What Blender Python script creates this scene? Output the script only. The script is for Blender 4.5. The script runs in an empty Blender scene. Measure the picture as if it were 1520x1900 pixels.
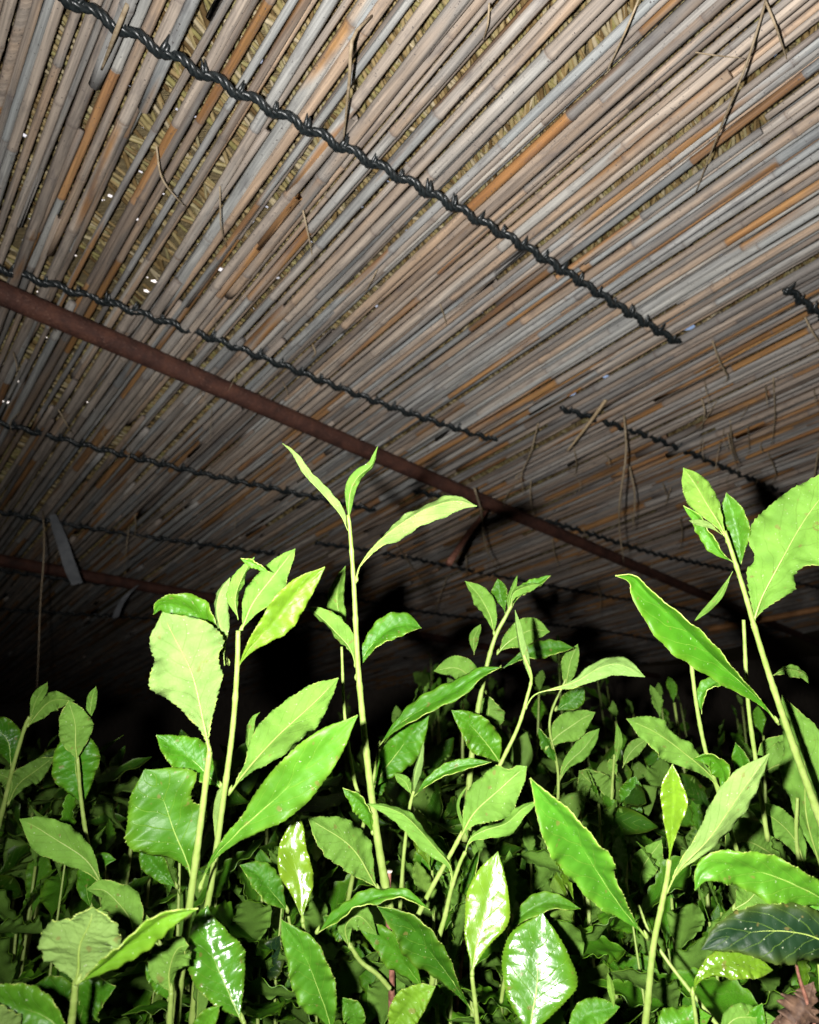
import bpy, math, random
import numpy as np
from mathutils import Vector, Matrix
random.seed(7); rng = np.random.default_rng(11)
SC = bpy.context.scene
COL = SC.collection
PI = math.pi

# ------------------------------------------------------------------ camera
F, CX, CY = 1380.0, 760.0, 950.0                 # focal length and centre in photograph pixels (1520 wide)
RM = np.array([[0.99820485, 0.05989229, 0.0],
               [0.02180473, -0.3634121, -0.93137329],
               [-0.05578208, 0.92970133, -0.36406565]])   # camera axes -> world
CAM = np.array([0.0, 0.0, 1.0])
cam = bpy.data.cameras.new('camera'); camo = bpy.data.objects.new('camera', cam); COL.objects.link(camo)
cam.sensor_fit = 'HORIZONTAL'; cam.sensor_width = 36; cam.lens = 36 * F / 1520
cam.clip_start = 0.02; cam.clip_end = 500
M4 = Matrix([[*RM[0], CAM[0]], [*RM[1], CAM[1]], [*RM[2], CAM[2]], [0, 0, 0, 1]])
camo.matrix_world = M4
cam.dof.use_dof = True; cam.dof.focus_distance = 0.46; cam.dof.aperture_fstop = 15
SC.camera = camo

# ------------------------------------------------------------------ sky, sun, flash, exposure
w = bpy.data.worlds.new('World'); SC.world = w; w.use_nodes = True
SUN_EL, SUN_AZ = math.radians(33), math.radians(-27)
nt = w.node_tree; bg = nt.nodes['Background']
sky = nt.nodes.new('ShaderNodeTexSky'); sky.sky_type = 'NISHITA'; sky.sun_disc = False
sky.sun_elevation = SUN_EL; sky.sun_rotation = SUN_AZ
nt.links.new(sky.outputs[0], bg.inputs[0]); bg.inputs[1].default_value = 0.12
sd = Vector((math.sin(SUN_AZ) * math.cos(SUN_EL), math.cos(SUN_AZ) * math.cos(SUN_EL), math.sin(SUN_EL)))
sun = bpy.data.lights.new('sun', 'SUN'); sun.energy = 3; sun.angle = math.radians(0.5); sun.color = (1, .86, .68)
suno = bpy.data.objects.new('sun', sun); COL.objects.link(suno); suno.location = (0, 0, 8)
suno.rotation_euler = (-sd).to_track_quat('-Z', 'Y').to_euler()
# the photograph was taken with a flash held just left of the lens: this lamp is that flash tube
fl = bpy.data.lights.new('camera_flash', 'SPOT'); fl.energy = 46; fl.shadow_soft_size = 0.007
fl.spot_size = math.radians(152); fl.spot_blend = 1.0; fl.color = (1, .985, .96)
flo = bpy.data.objects.new('camera_flash', fl); COL.objects.link(flo)
flo.location = CAM + RM @ np.array([-0.055, 0.004, 0.0])
flo.rotation_euler = Vector(RM @ np.array([0.55, 0.22, -1.0])).to_track_quat('-Z', 'Y').to_euler()
SC.view_settings.view_transform = 'Standard'; SC.view_settings.look = 'None'
SC.view_settings.exposure = 0; SC.view_settings.gamma = 1
SC.cycles.max_bounces = 4; SC.cycles.diffuse_bounces = 1; SC.cycles.glossy_bounces = 1; SC.cycles.transmission_bounces = 2
SC.cycles.use_adaptive_sampling = True; SC.cycles.adaptive_threshold = 0.03
SC.cycles.transparent_max_bounces = 4; SC.cycles.use_denoising = True
SC.cycles.sample_clamp_indirect = 4

# ------------------------------------------------------------------ coordinates
AV = np.array([-0.62760798, 0.77852953, 0.0])     # along the reeds
BV = np.array([0.77852953, 0.62760798, 0.0])      # along the ropes
ZC = 1.60                                         # underside of the mats
def P(x, y, d):
    return CAM + RM @ np.array([(x - CX) / F * d, (CY - y) / F * d, -d])
def ray(x, y):
    return RM @ np.array([(x - CX) / F, (CY - y) / F, -1.0])
def onz(x, y, z):
    r = ray(x, y); return CAM + r * ((z - CAM[2]) / r[2])
def uv_of(p):
    q = np.asarray(p) - CAM; return q @ BV, q @ AV
def mat_pt(u, v, z):
    p = CAM + BV * u + AV * v; p[2] = z; return p

# ------------------------------------------------------------------ materials
def newmat(name):
    m = bpy.data.materials.new(name); m.use_nodes = True
    n = m.node_tree.nodes; return m, m.node_tree, n, n['Principled BSDF'], n['Material Output']
def N(t, typ, **kw):
    n = t.nodes.new(typ)
    for k, v in kw.items(): setattr(n, k, v)
    return n
def math_n(t, op, a, b=None, clamp=False):
    n = t.nodes.new('ShaderNodeMath'); n.operation = op; n.use_clamp = clamp
    for i, v in enumerate((a, b)):
        if v is None: continue
        if isinstance(v, (int, float)): n.inputs[i].default_value = v
        else: t.links.new(v, n.inputs[i])
    return n.outputs[0]
def mix_n(t, fac, a, b, mode='MIX'):
    n = t.nodes.new('ShaderNodeMix'); n.data_type = 'RGBA'; n.blend_type = mode
    for i, v in ((0, fac), (6, a), (7, b)):
        if isinstance(v, (int, float)): n.inputs[i].default_value = v
        elif isinstance(v, tuple): n.inputs[i].default_value = (*v[:3], 1)
        else: t.links.new(v, n.inputs[i])
    return n.outputs[2]
def ramp(t, fac, stops, interp='LINEAR'):
    n = t.nodes.new('ShaderNodeValToRGB'); n.color_ramp.interpolation = interp
    e = n.color_ramp.elements
    while len(e) < len(stops): e.new(0.5)
    for i, (p, c) in enumerate(stops): e[i].position = p; e[i].color = (*c, 1)
    t.links.new(fac, n.inputs[0]); return n.outputs[0]
def noise(t, vec, scale, detail=3, rough=.55):
    n = t.nodes.new('ShaderNodeTexNoise'); n.inputs['Scale'].default_value = scale
    n.inputs['Detail'].default_value = detail; n.inputs['Roughness'].default_value = rough
    t.links.new(vec, n.inputs['Vector']); return n.outputs['Fac']
def mapping(t, vec, scale):
    n = t.nodes.new('ShaderNodeMapping'); n.inputs['Scale'].default_value = scale
    t.links.new(vec, n.inputs['Vector']); return n.outputs[0]
def bump(t, h, strength, dist, normal=None):
    n = t.nodes.new('ShaderNodeBump'); n.inputs['Strength'].default_value = strength
    n.inputs['Distance'].default_value = dist; t.links.new(h, n.inputs['Height'])
    if normal is not None: t.links.new(normal, n.inputs['Normal'])
    return n.outputs[0]

def leaf_material(name, under):
    m, t, n, b, out = newmat(name)
    L = t.links
    oi = N(t, 'ShaderNodeObjectInfo'); tc = N(t, 'ShaderNodeTexCoord')
    sp = N(t, 'ShaderNodeSeparateXYZ'); L.new(tc.outputs['UV'], sp.inputs[0])
    au = math_n(t, 'ABSOLUTE', math_n(t, 'MULTIPLY', math_n(t, 'SUBTRACT', sp.outputs[0], .5), 2))
    v = sp.outputs[1]
    nz = noise(t, tc.outputs['Object'], 90, 1)
    nf = noise(t, tc.outputs['Object'], 420, 2, .6)
    ph = math_n(t, 'ADD', math_n(t, 'SUBTRACT', math_n(t, 'MULTIPLY', v, 8.0), math_n(t, 'MULTIPLY', au, 2.1)),
                math_n(t, 'MULTIPLY', nz, .7))
    fr = math_n(t, 'ABSOLUTE', math_n(t, 'SUBTRACT', math_n(t, 'FRACT', ph), .5))
    lat = math_n(t, 'MULTIPLY', math_n(t, 'SUBTRACT', fr, .455), 22, True)          # thin lateral veins
    lat = math_n(t, 'MULTIPLY', lat, math_n(t, 'SUBTRACT', 1, math_n(t, 'POWER', au, 3)), True)
    vo = N(t, 'ShaderNodeTexVoronoi'); vo.feature = 'DISTANCE_TO_EDGE'; vo.inputs['Scale'].default_value = 420
    L.new(tc.outputs['Object'], vo.inputs['Vector'])
    net = math_n(t, 'SUBTRACT', 1, math_n(t, 'MULTIPLY', vo.outputs['Distance'], 9, True))
    col = oi.outputs['Color']
    if under:
        col = mix_n(t, .55, col, (.182, .318, .06))
        col = mix_n(t, math_n(t, 'MULTIPLY', lat, .42), col, (.13, .215, .04))
        col = mix_n(t, math_n(t, 'MULTIPLY', net, .16), col, (.13, .21, .045))
    else:
        ed = math_n(t, 'MULTIPLY', math_n(t, 'POWER', au, 5), .45)
        col = mix_n(t, math_n(t, 'MULTIPLY', lat, .5), col, (.19, .33, .04))
        col = mix_n(t, ed, col, mix_n(t, .35, col, (.34, .45, .04)))
    var = ramp(t, nz, [(.3, (.78, .80, .72)), (.7, (1.12, 1.1, 1.06))])
    col = mix_n(t, 1.0, col, var, 'MULTIPLY')
    bs = math_n(t, 'MULTIPLY', math_n(t, 'SUBTRACT', noise(t, tc.outputs['Object'], 210, 1), .70), 22, True)
    col = mix_n(t, math_n(t, 'MULTIPLY', bs, .55), col, (.16, .12, .035))
    spk = math_n(t, 'MULTIPLY', math_n(t, 'SUBTRACT', noise(t, tc.outputs['Object'], 900, 1), .735), 30, True)
    col = mix_n(t, math_n(t, 'MULTIPLY', spk, .5), col, (.62, .66, .45))
    L.new(col, b.inputs['Base Color'])
    b.inputs['Roughness'].default_value = .70 if under else .29
    if not under:
        rg = math_n(t, 'ADD', math_n(t, 'MULTIPLY', nz, .14), math_n(t, 'SUBTRACT', oi.outputs['Alpha'], .07)); L.new(rg, b.inputs['Roughness'])
    b.inputs['Specular IOR Level'].default_value = .14
    if not under: L.new(math_n(t, 'ADD', .26, math_n(t, 'MULTIPLY', math_n(t, 'SUBTRACT', .36, oi.outputs['Alpha'], True), 4)), b.inputs['Specular IOR Level'])
    h = math_n(t, 'ADD', math_n(t, 'MULTIPLY', lat, -1.0 if not under else 1.2),
               math_n(t, 'ADD', math_n(t, 'MULTIPLY', nf, .10 if not under else .45), math_n(t, 'MULTIPLY', net, -.10 if not under else .35)))
    L.new(bump(t, h, .5 if not under else .5, .0004), b.inputs['Normal'])
    tr = N(t, 'ShaderNodeBsdfTranslucent'); L.new(mix_n(t, .5, col, (.35, .5, .03)), tr.inputs[0])
    mx = N(t, 'ShaderNodeMixShader'); mx.inputs[0].default_value = .16
    L.new(b.outputs[0], mx.inputs[1]); L.new(tr.outputs[0], mx.inputs[2]); L.new(mx.outputs[0], out.inputs[0])
    return m
M_TOP = leaf_material('leaf_upper', False); M_UND = leaf_material('leaf_under', True)
def simple(name, c1, c2, scale, rough=.6, bs=.3, bd=.0006, spec=.4, objcol=False, stretch=None):
    m, t, n, b, out = newmat(name)
    tc = N(t, 'ShaderNodeTexCoord'); vec = tc.outputs['Object']
    if stretch: vec = mapping(t, vec, stretch)
    nz = noise(t, vec, scale, 3, .6)
    col = ramp(t, nz, [(.32, c1), (.68, c2)])
    if objcol:
        oi = N(t, 'ShaderNodeObjectInfo'); col = mix_n(t, 1.0, col, oi.outputs['Color'], 'MULTIPLY')
    t.links.new(col, b.inputs['Base Color']); b.inputs['Roughness'].default_value = rough
    b.inputs['Specular IOR Level'].default_value = spec
    t.links.new(bump(t, nz, bs, bd), b.inputs['Normal'])
    return m
M_RIM = simple('leaf_rim', (.25, .36, .06), (.38, .46, .11), 300, .5)
M_RIB = simple('leaf_midrib', (.20, .31, .05), (.28, .38, .09), 200, .42)
M_STEM = simple('green_stem', (.19, .28, .05), (.28, .37, .095), 160, .5, .35, .0005)
M_TWIG = simple('red_brown_bark', (.10, .035, .022), (.33, .15, .10), 220, .7, .8, .001)
M_CUT = simple('cut_wood', (.55, .48, .40), (.66, .60, .52), 400, .8)
M_ROPE = simple('black_plastic_rope', (.006, .009, .010), (.028, .034, .036), 260, .33, .5, .0006, .6)
M_RUST = None
def rust():
    m, t, n, b, out = newmat('rusty_pipe')
    tc = N(t, 'ShaderNodeTexCoord'); v = tc.outputs['Object']
    a = noise(t, v, 34, 4, .7); c = noise(t, v, 330, 3, .7)
    col = ramp(t, a, [(.28, (.030, .011, .008)), (.5, (.085, .031, .020)), (.72, (.15, .058, .034))])
    col = mix_n(t, math_n(t, 'MULTIPLY', math_n(t, 'SUBTRACT', c, .58), 5, True), col, (.26, .15, .11))
    col = mix_n(t, math_n(t, 'MULTIPLY', math_n(t, 'SUBTRACT', .42, c), 5, True), col, (.03, .014, .010))
    t.links.new(col, b.inputs['Base Color']); b.inputs['Roughness'].default_value = .72
    t.links.new(bump(t, c, .9, .002), b.inputs['Normal']); return m
M_RUST = rust()
def reed_mat():
    m, t, n, b, out = newmat('weathered_reed')
    L = t.links
    oi = N(t, 'ShaderNodeObjectInfo'); tc = N(t, 'ShaderNodeTexCoord')
    at = N(t, 'ShaderNodeAttribute'); at.attribute_name = 'seg'
    co = tc.outputs['Object']
    base = math_n(t, 'FRACT', math_n(t, 'ADD', math_n(t, 'MULTIPLY', oi.outputs['Random'], 7.31), math_n(t, 'MULTIPLY', at.outputs['Fac'], .33)))
    off = N(t, 'ShaderNodeVectorMath', operation='ADD'); L.new(co, off.inputs[0])
    base = math_n(t, 'ADD', base, math_n(t, 'MULTIPLY', math_n(t, 'SUBTRACT', noise(t, mapping(t, co, (5, 40, 40)), 1.0, 2), .5), .45))
    cmb = N(t, 'ShaderNodeCombineXYZ')
    L.new(math_n(t, 'MULTIPLY', oi.outputs['Random'], 37), cmb.inputs[0]); L.new(cmb.outputs[0], off.inputs[1])
    v = off.outputs[0]
    col = ramp(t, base, [(0, (.37, .395, .40)), (.2, (.47, .47, .45)), (.36, (.49, .42, .355)), (.56, (.37, .325, .285)),
                         (.72, (.50, .37, .265)), (.85, (.31, .29, .27)), (.965, (.46, .465, .455))])
    # peeled honey-coloured stretches where the grey skin is gone
    pn = noise(t, mapping(t, v, (2.2, 26, 26)), 1.0, 3, .5)
    sg = math_n(t, 'FRACT', math_n(t, 'ADD', math_n(t, 'MULTIPLY', at.outputs['Fac'], 5.77), math_n(t, 'MULTIPLY', oi.outputs['Random'], 13.7)))
    osep = N(t, 'ShaderNodeSeparateColor'); L.new(oi.outputs['Color'], osep.inputs[0])
    brown = osep.outputs[0]
    whole = math_n(t, 'GREATER_THAN', math_n(t, 'ADD', sg, math_n(t, 'MULTIPLY', brown, .13)), .90)
    col = mix_n(t, math_n(t, 'MULTIPLY', brown, .35), col, (.27, .20, .155))
    pm = math_n(t, 'MULTIPLY', math_n(t, 'SUBTRACT', pn, math_n(t, 'SUBTRACT', .665, math_n(t, 'MULTIPLY', sg, .10))), 16, True)
    pm = math_n(t, 'MAXIMUM', pm, math_n(t, 'MULTIPLY', whole, math_n(t, 'MULTIPLY', math_n(t, 'SUBTRACT', pn, .36), 9, True)))
    orn = ramp(t, noise(t, mapping(t, v, (6, 60, 60)), 1.0, 3), [(.3, (.30, .125, .03)), (.7, (.52, .27, .08))])
    col = mix_n(t, math_n(t, 'MULTIPLY', pm, .85), col, orn)
    shade = math_n(t, 'FRACT', math_n(t, 'ADD', math_n(t, 'MULTIPLY', oi.outputs['Random'], 91.7), math_n(t, 'MULTIPLY', at.outputs['Fac'], .21)))
    col = mix_n(t, 1.0, col, ramp(t, shade, [(0, (.60, .58, .57)), (.45, (.95, .94, .93)), (1, (1.12, 1.08, 1.03))]), 'MULTIPLY')
    # fine streaks, sooty blotches
    st = noise(t, mapping(t, v, (14, 420, 420)), 1.0, 2, .6)
    col = mix_n(t, 1.0, col, ramp(t, st, [(.28, (.56, .56, .57)), (.72, (1.2, 1.18, 1.16))]), 'MULTIPLY')
    bl = noise(t, mapping(t, v, (26, 70, 70)), 1.0, 3, .65)
    col = mix_n(t, math_n(t, 'MULTIPLY', math_n(t, 'SUBTRACT', bl, .55), 3.0, True), col, (.11, .10, .105))
    sp = noise(t, v, 420, 1)
    col = mix_n(t, math_n(t, 'MULTIPLY', math_n(t, 'SUBTRACT', sp, .68), 12, True), col, (.09, .08, .08))
    # dark ring at the nodes
    nd = N(t, 'ShaderNodeAttribute'); nd.attribute_name = 'node'
    col = mix_n(t, math_n(t, 'MULTIPLY', nd.outputs['Fac'], .55), col, (.13, .10, .09))
    L.new(col, b.inputs['Base Color']); b.inputs['Roughness'].default_value = .62
    b.inputs['Specular IOR Level'].default_value = .3
    L.new(bump(t, math_n(t, 'ADD', st, math_n(t, 'MULTIPLY', sp, .5)), .45, .0006), b.inputs['Normal'])
    return m
M_REED = reed_mat()
def straw_mat():
    m, t, n, b, out = newmat('rice_straw')
    at = N(t, 'ShaderNodeAttribute'); at.attribute_name = 'seg'
    tc = N(t, 'ShaderNodeTexCoord')
    col = ramp(t, at.outputs['Fac'], [(0, (.16, .10, .04)), (.25, (.40, .28, .12)), (.5, (.52, .40, .20)), (.75, (.36, .32, .12)), (.95, (.62, .52, .34))])
    nz = noise(t, tc.outputs['Object'], 160, 3)
    col = mix_n(t, 1.0, col, ramp(t, nz, [(.3, (.72, .7, .68)), (.7, (1.1, 1.1, 1.1))]), 'MULTIPLY')
    t.links.new(col, b.inputs['Base Color']); b.inputs['Roughness'].default_value = .5
    tr = N(t, 'ShaderNodeBsdfTranslucent'); t.links.new(col, tr.inputs[0])
    mx = N(t, 'ShaderNodeMixShader'); mx.inputs[0].default_value = .18
    t.links.new(b.outputs[0], mx.inputs[1]); t.links.new(tr.outputs[0], mx.inputs[2]); t.links.new(mx.outputs[0], out.inputs[0])
    return m
M_STRAW = straw_mat()
M_THATCH = simple('thatch_straw', (.10, .075, .035), (.26, .20, .10), 90, .9, .8, .004, stretch=(1, 6, 6))
M_FIBRE = simple('dry_fibre', (.30, .22, .13), (.50, .40, .27), 200, .7, objcol=True)
M_PLASTIC = simple('white_plastic_tape', (.20, .21, .225), (.30, .31, .325), 60, .5)
M_SOIL = simple('dark_soil', (.018, .013, .009), (.06, .045, .03), 14, .95, .8, .02)
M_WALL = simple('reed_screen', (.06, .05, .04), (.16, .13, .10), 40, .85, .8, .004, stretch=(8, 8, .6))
M_DRY = simple('dry_brown_leaf', (.035, .018, .012), (.15, .085, .05), 130, .75, .7, .001)

# ------------------------------------------------------------------ mesh helpers
def mesh(name, V, Fc, mats, midx=None, smooth=True, attrs=None, uv=None, flat=None):
    me = bpy.data.meshes.new(name)
    me.from_pydata([tuple(map(float, v)) for v in V], [], Fc)
    for m in mats: me.materials.append(m)
    if midx is not None: me.polygons.foreach_set('material_index', np.asarray(midx, dtype=np.int32))
    sm = np.full(len(Fc), smooth)
    if flat is not None: sm[flat] = False
    me.polygons.foreach_set('use_smooth', sm)
    for k, a in (attrs or {}).items():
        at = me.attributes.new(k, 'FLOAT', 'POINT'); at.data.foreach_set('value', np.asarray(a, dtype=np.float32))
    if uv is not None:
        li = np.zeros(len(me.loops), dtype=np.int32); me.loops.foreach_get('vertex_index', li)
        l = me.uv_layers.new(name='UVMap'); l.data.foreach_set('uv', np.asarray(uv, dtype=np.float32)[li].ravel())
    me.update(); return me
def link(name, me, parent=None, loc=None):
    o = bpy.data.objects.new(name, me); COL.objects.link(o)
    if parent is not None: o.parent = parent
    if loc is not None: o.location = loc
    return o
def tag(o, label=None, cat=None, group=None, kind=None):
    if label: o['label'] = label
    if cat: o['category'] = cat
    if group: o['group'] = group
    if kind: o['kind'] = kind
    return o
def empty(name, loc, label, cat, group=None):
    return tag(link(name, None, None, loc), label, cat, group)
def spline(pts, n):
    p = np.asarray(pts, float)
    if len(p) == 2: return p[0] + (p[1] - p[0]) * np.linspace(0, 1, n)[:, None]
    p = np.vstack([2 * p[0] - p[1], p, 2 * p[-1] - p[-2]])
    seg = np.linalg.norm(np.diff(p[1:-1], axis=0), axis=1); cum = np.concatenate([[0], np.cumsum(seg)]) / seg.sum()
    out = []
    for s in np.linspace(0, 1, n):
        i = min(max(np.searchsorted(cum, s, 'right') - 1, 0), len(seg) - 1); t = (s - cum[i]) / (cum[i + 1] - cum[i])
        a, b, c, d = p[i], p[i + 1], p[i + 2], p[i + 3]
        out.append(.5 * ((2 * b) + (c - a) * t + (2 * a - 5 * b + 4 * c - d) * t * t + (3 * b - a - 3 * c + d) * t ** 3))
    return np.array(out)
def tube(pts, rad, ns=7, cap=True, ref=None, flatten=1.0):
    """returns verts, faces of a tube with per-ring radii"""
    p = np.asarray(pts, float); n = len(p); rad = np.broadcast_to(np.asarray(rad, float), (n,))
    T = np.gradient(p, axis=0); T /= np.linalg.norm(T, axis=1)[:, None] + 1e-12
    ref = np.array([0, 0, 1.0]) if ref is None else ref
    if abs(T[0] @ ref) > .9: ref = np.array([1.0, .2, 0])
    V = []; S = np.cross(T, ref); S /= np.linalg.norm(S, axis=1)[:, None] + 1e-12; U = np.cross(S, T)
    an = np.linspace(0, 2 * PI, ns, endpoint=False)
    for i in range(n):
        V.append(p[i] + rad[i] * (np.cos(an)[:, None] * S[i] + np.sin(an)[:, None] * U[i] * flatten))
    V = np.vstack(V); Fc = []
    for i in range(n - 1):
        for j in range(ns):
            k = (j + 1) % ns; Fc.append((i * ns + j, i * ns + k, (i + 1) * ns + k, (i + 1) * ns + j))
    if cap:
        Fc.append(tuple(range(ns))[::-1]); Fc.append(tuple((n - 1) * ns + j for j in range(ns)))
    return V, Fc
class MB:
    def __init__(s): s.V = []; s.F = []; s.a = []; s.n = 0
    def add(s, V, Fc, a=0.0):
        s.V.append(V); s.F += [tuple(i + s.n for i in f) for f in Fc]; s.n += len(V); s.a += [a] * len(V)
    def mesh(s, name, m, smooth=True): return mesh(name, np.vstack(s.V), s.F, [m], smooth=smooth, attrs={'seg': s.a})
def box(x0, x1, y0, y1, z0, z1):
    V = np.array([(x, y, z) for z in (z0, z1) for y in (y0, y1) for x in (x0, x1)], float)
    return V, [(0, 2, 3, 1), (4, 5, 7, 6), (0, 1, 5, 4), (1, 3, 7, 5), (3, 2, 6, 7), (2, 0, 4, 6)]

# ------------------------------------------------------------------ ground
gv = [(-60, -60, 0), (60, -60, 0), (60, 60, 0), (-60, 60, 0)]
tag(link('ground', mesh('ground', gv, [(0, 1, 2, 3)], [M_SOIL], smooth=False)), kind='structure')

# ------------------------------------------------------------------ reed mats overhead
def sag(u, v):
    return .006 * math.sin(u * 5.1 + v * 1.3) + .004 * math.sin(v * 7.7 + 2 * u) - .004
EDGE = .872
ROPES1 = [.45 - .375, .45, .82, 1.2, 1.585, 1.97, 2.36]
ROPES2 = [-.07, .305, .685, 1.075, 1.46, 1.85, 2.25]
def reed_variant(k):
    r = np.random.default_rng(500 + k)
    Lg = 1.3 + 1.1 * r.random(); r0 = 1.0; x = 0; rows = []
    seg = r.random(); bx, bp = r.normal(0, .0026), r.random() * 6
    pts = []; rad = []; sg = []; nd = []
    x = -Lg / 2; nxt = x + .05 + .12 * r.random()
    def cen(x): return np.array([x, bx * math.sin(x * 4 + bp) * 1.5, bx * math.cos(x * 3.1 + bp)])
    def put(x, rr, s, n_): pts.append(cen(x)); rad.append(rr); sg.append(s); nd.append(n_)
    put(x, .0052, seg, 0.6)
    while x < Lg / 2 - .03:
        tp = 1 - .22 * (x + Lg / 2) / Lg
        for q in np.linspace(x, nxt, 4)[1:-1]: put(q, .0058 * tp * (1 + r.normal(0, .02)), seg, 0)
        x = min(nxt, Lg / 2); tp = 1 - .22 * (x + Lg / 2) / Lg
        if x < Lg / 2 - .02:
            put(x - .010, .0058 * tp, seg, 0); put(x - .004, .0061 * tp, seg, .15); put(x - .0012, .0066 * tp, seg, .35)
            put(x, .0060 * tp, seg, 1.0); seg = r.random(); put(x + .0012, .0064 * tp, seg, .5); put(x + .005, .0058 * tp, seg, 0)
        nxt = x + .10 + .2 * r.random()
    put(Lg / 2, .0042, seg, .6)
    V, Fc = tube(pts, rad, 8); ns = 8
    return mesh('reed', V, Fc, [M_REED], attrs={'seg': np.repeat(sg, ns), 'node': np.repeat(nd, ns)}), Lg, V, Fc, np.repeat(sg, ns), np.repeat(nd, ns)
VAR = [reed_variant(k) for k in range(26)]
XDIR = AV
def reed_matrix(u, vc, z, ang, roll, sc, flip):
    d = AV * math.cos(ang) + BV * math.sin(ang)
    if flip: d = -d
    tilt = random.gauss(0, .0016)
    d = np.array([d[0], d[1], tilt]); d /= np.linalg.norm(d)
    s = np.cross([0, 0, 1.0], d); s /= np.linalg.norm(s); up = np.cross(d, s)
    s2 = s * math.cos(roll) + up * math.sin(roll); u2 = -s * math.sin(roll) + up * math.cos(roll)
    p = mat_pt(u, vc, z)
    return Matrix([[d[0], s2[0] * sc, u2[0] * sc, p[0]], [d[1], s2[1] * sc, u2[1] * sc, p[1]], [d[2], s2[2] * sc, u2[2] * sc, p[2]], [0, 0, 0, 1]])
def build_mat(root, u0, u1, v0, v1, dens, ropes, umax_obj, dz=0.0, brown=0.0):
    specs = []; u = u0
    while u < u1:
        sc = random.uniform(.58, .92) if random.random() < .62 else random.uniform(.90, 1.22)
        u += .0058 * sc
        v = v0 - random.random() * 1.2
        while v < v1:
            k = random.randrange(len(VAR)); Lg = VAR[k][1]
            vc = v + Lg / 2
            z = ZC + dz + sag(u, vc) + .0058 + abs(random.gauss(0, .0022))
            specs.append((u + random.gauss(0, .0012), vc, z, random.gauss(0, .0042), random.random() * 6.28, sc * random.uniform(.92, 1.08), random.random() < .3, k))
            v += Lg - random.uniform(-.02, .10)
        u += .0058 * sc + dens(u)
    # loose reeds lying under or between the others
    for i in range(int((u1 - u0) * 9)):
        uu = random.uniform(u0, u1); vc = random.uniform(v0, v1); k = random.randrange(len(VAR))
        specs.append((uu, vc, ZC + dz + sag(uu, vc) + .0055, random.gauss(0, .015), random.random() * 6.28, random.uniform(.45, .75), False, k))
    for i in range(int((u1 - u0) * (48 if brown < .5 else 5))):      # a sparser second layer of reeds behind the first
        uu = random.uniform(u0, u1); vc = random.uniform(v0, v1); k = random.randrange(len(VAR))
        specs.append((uu, vc, ZC + dz + sag(uu, vc) + .0165, random.gauss(0, .01), random.random() * 6.28, random.uniform(.6, .95), False, k))
    big = []; rest = MB(); restnd = []
    for s in specs:
        M = reed_matrix(*s[:7]); Lg = VAR[s[7]][1]
        # is any of it in view, and how large?
        best = 0
        for q in np.linspace(-.5, .5, 9):
            p = np.array(M @ Vector((q * Lg, 0, 0))) - CAM; c = RM.T @ p
            if c[2] < -.1:
                x = CX + F * c[0] / -c[2]; y = CY - F * c[1] / -c[2]
                if -40 < x < 1560 and -40 < y < 1330: best = max(best, 1 / -c[2])
        big.append((best, M, s))
    big.sort(key=lambda t: -t[0])
    for i, (bst, M, s) in enumerate(big):
        if i < 290 and bst > 0:
            o = link('reed', VAR[s[7]][0], root); o.matrix_parent_inverse = Matrix.Translation(root.location).inverted(); o.matrix_basis = M; o.color = (brown, 0, 0, 1)
        else:
            V = VAR[s[7]][2]; W = (np.array(M)[:3, :3] @ V.T).T + np.array(M)[:3, 3]
            rest.V.append(W - np.array(root.location)); rest.F += [tuple(j + rest.n for j in f) for f in VAR[s[7]][3]]; rest.n += len(W)
            rest.a += list((VAR[s[7]][4] + s[1] * 3.7 + s[0] * 11.3) % 1.0); restnd += list(VAR[s[7]][5])
    if rest.V:
        me = mesh('reeds_beyond', np.vstack(rest.V), rest.F, [M_REED], attrs={'seg': rest.a, 'node': restnd})
        o = link('reeds_beyond', me, root); o['kind'] = 'stuff'; o.color = (brown, 0, 0, 1)
    # ropes stitched along the mat
    for vr in ropes: rope(root, max(u0, -.5), min(u1, umax_obj), vr, dz)
def knot_mesh():
    b = MB()
    for sx, ln in ((-.0015, 1.0), (.0018, .72)):
        t = np.linspace(0, 1, 6)
        p = np.stack([sx + .002 * t, -.002 + .013 * t * ln, -.001 + .0075 * t ** 1.6], 1)
        V, Fc = tube(p, np.interp(t, [0, .4, 1], [.0030, .0027, .0007]), 6); b.add(V, Fc)
    return b.mesh('knot', M_ROPE)
KNOT = knot_mesh()
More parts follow.
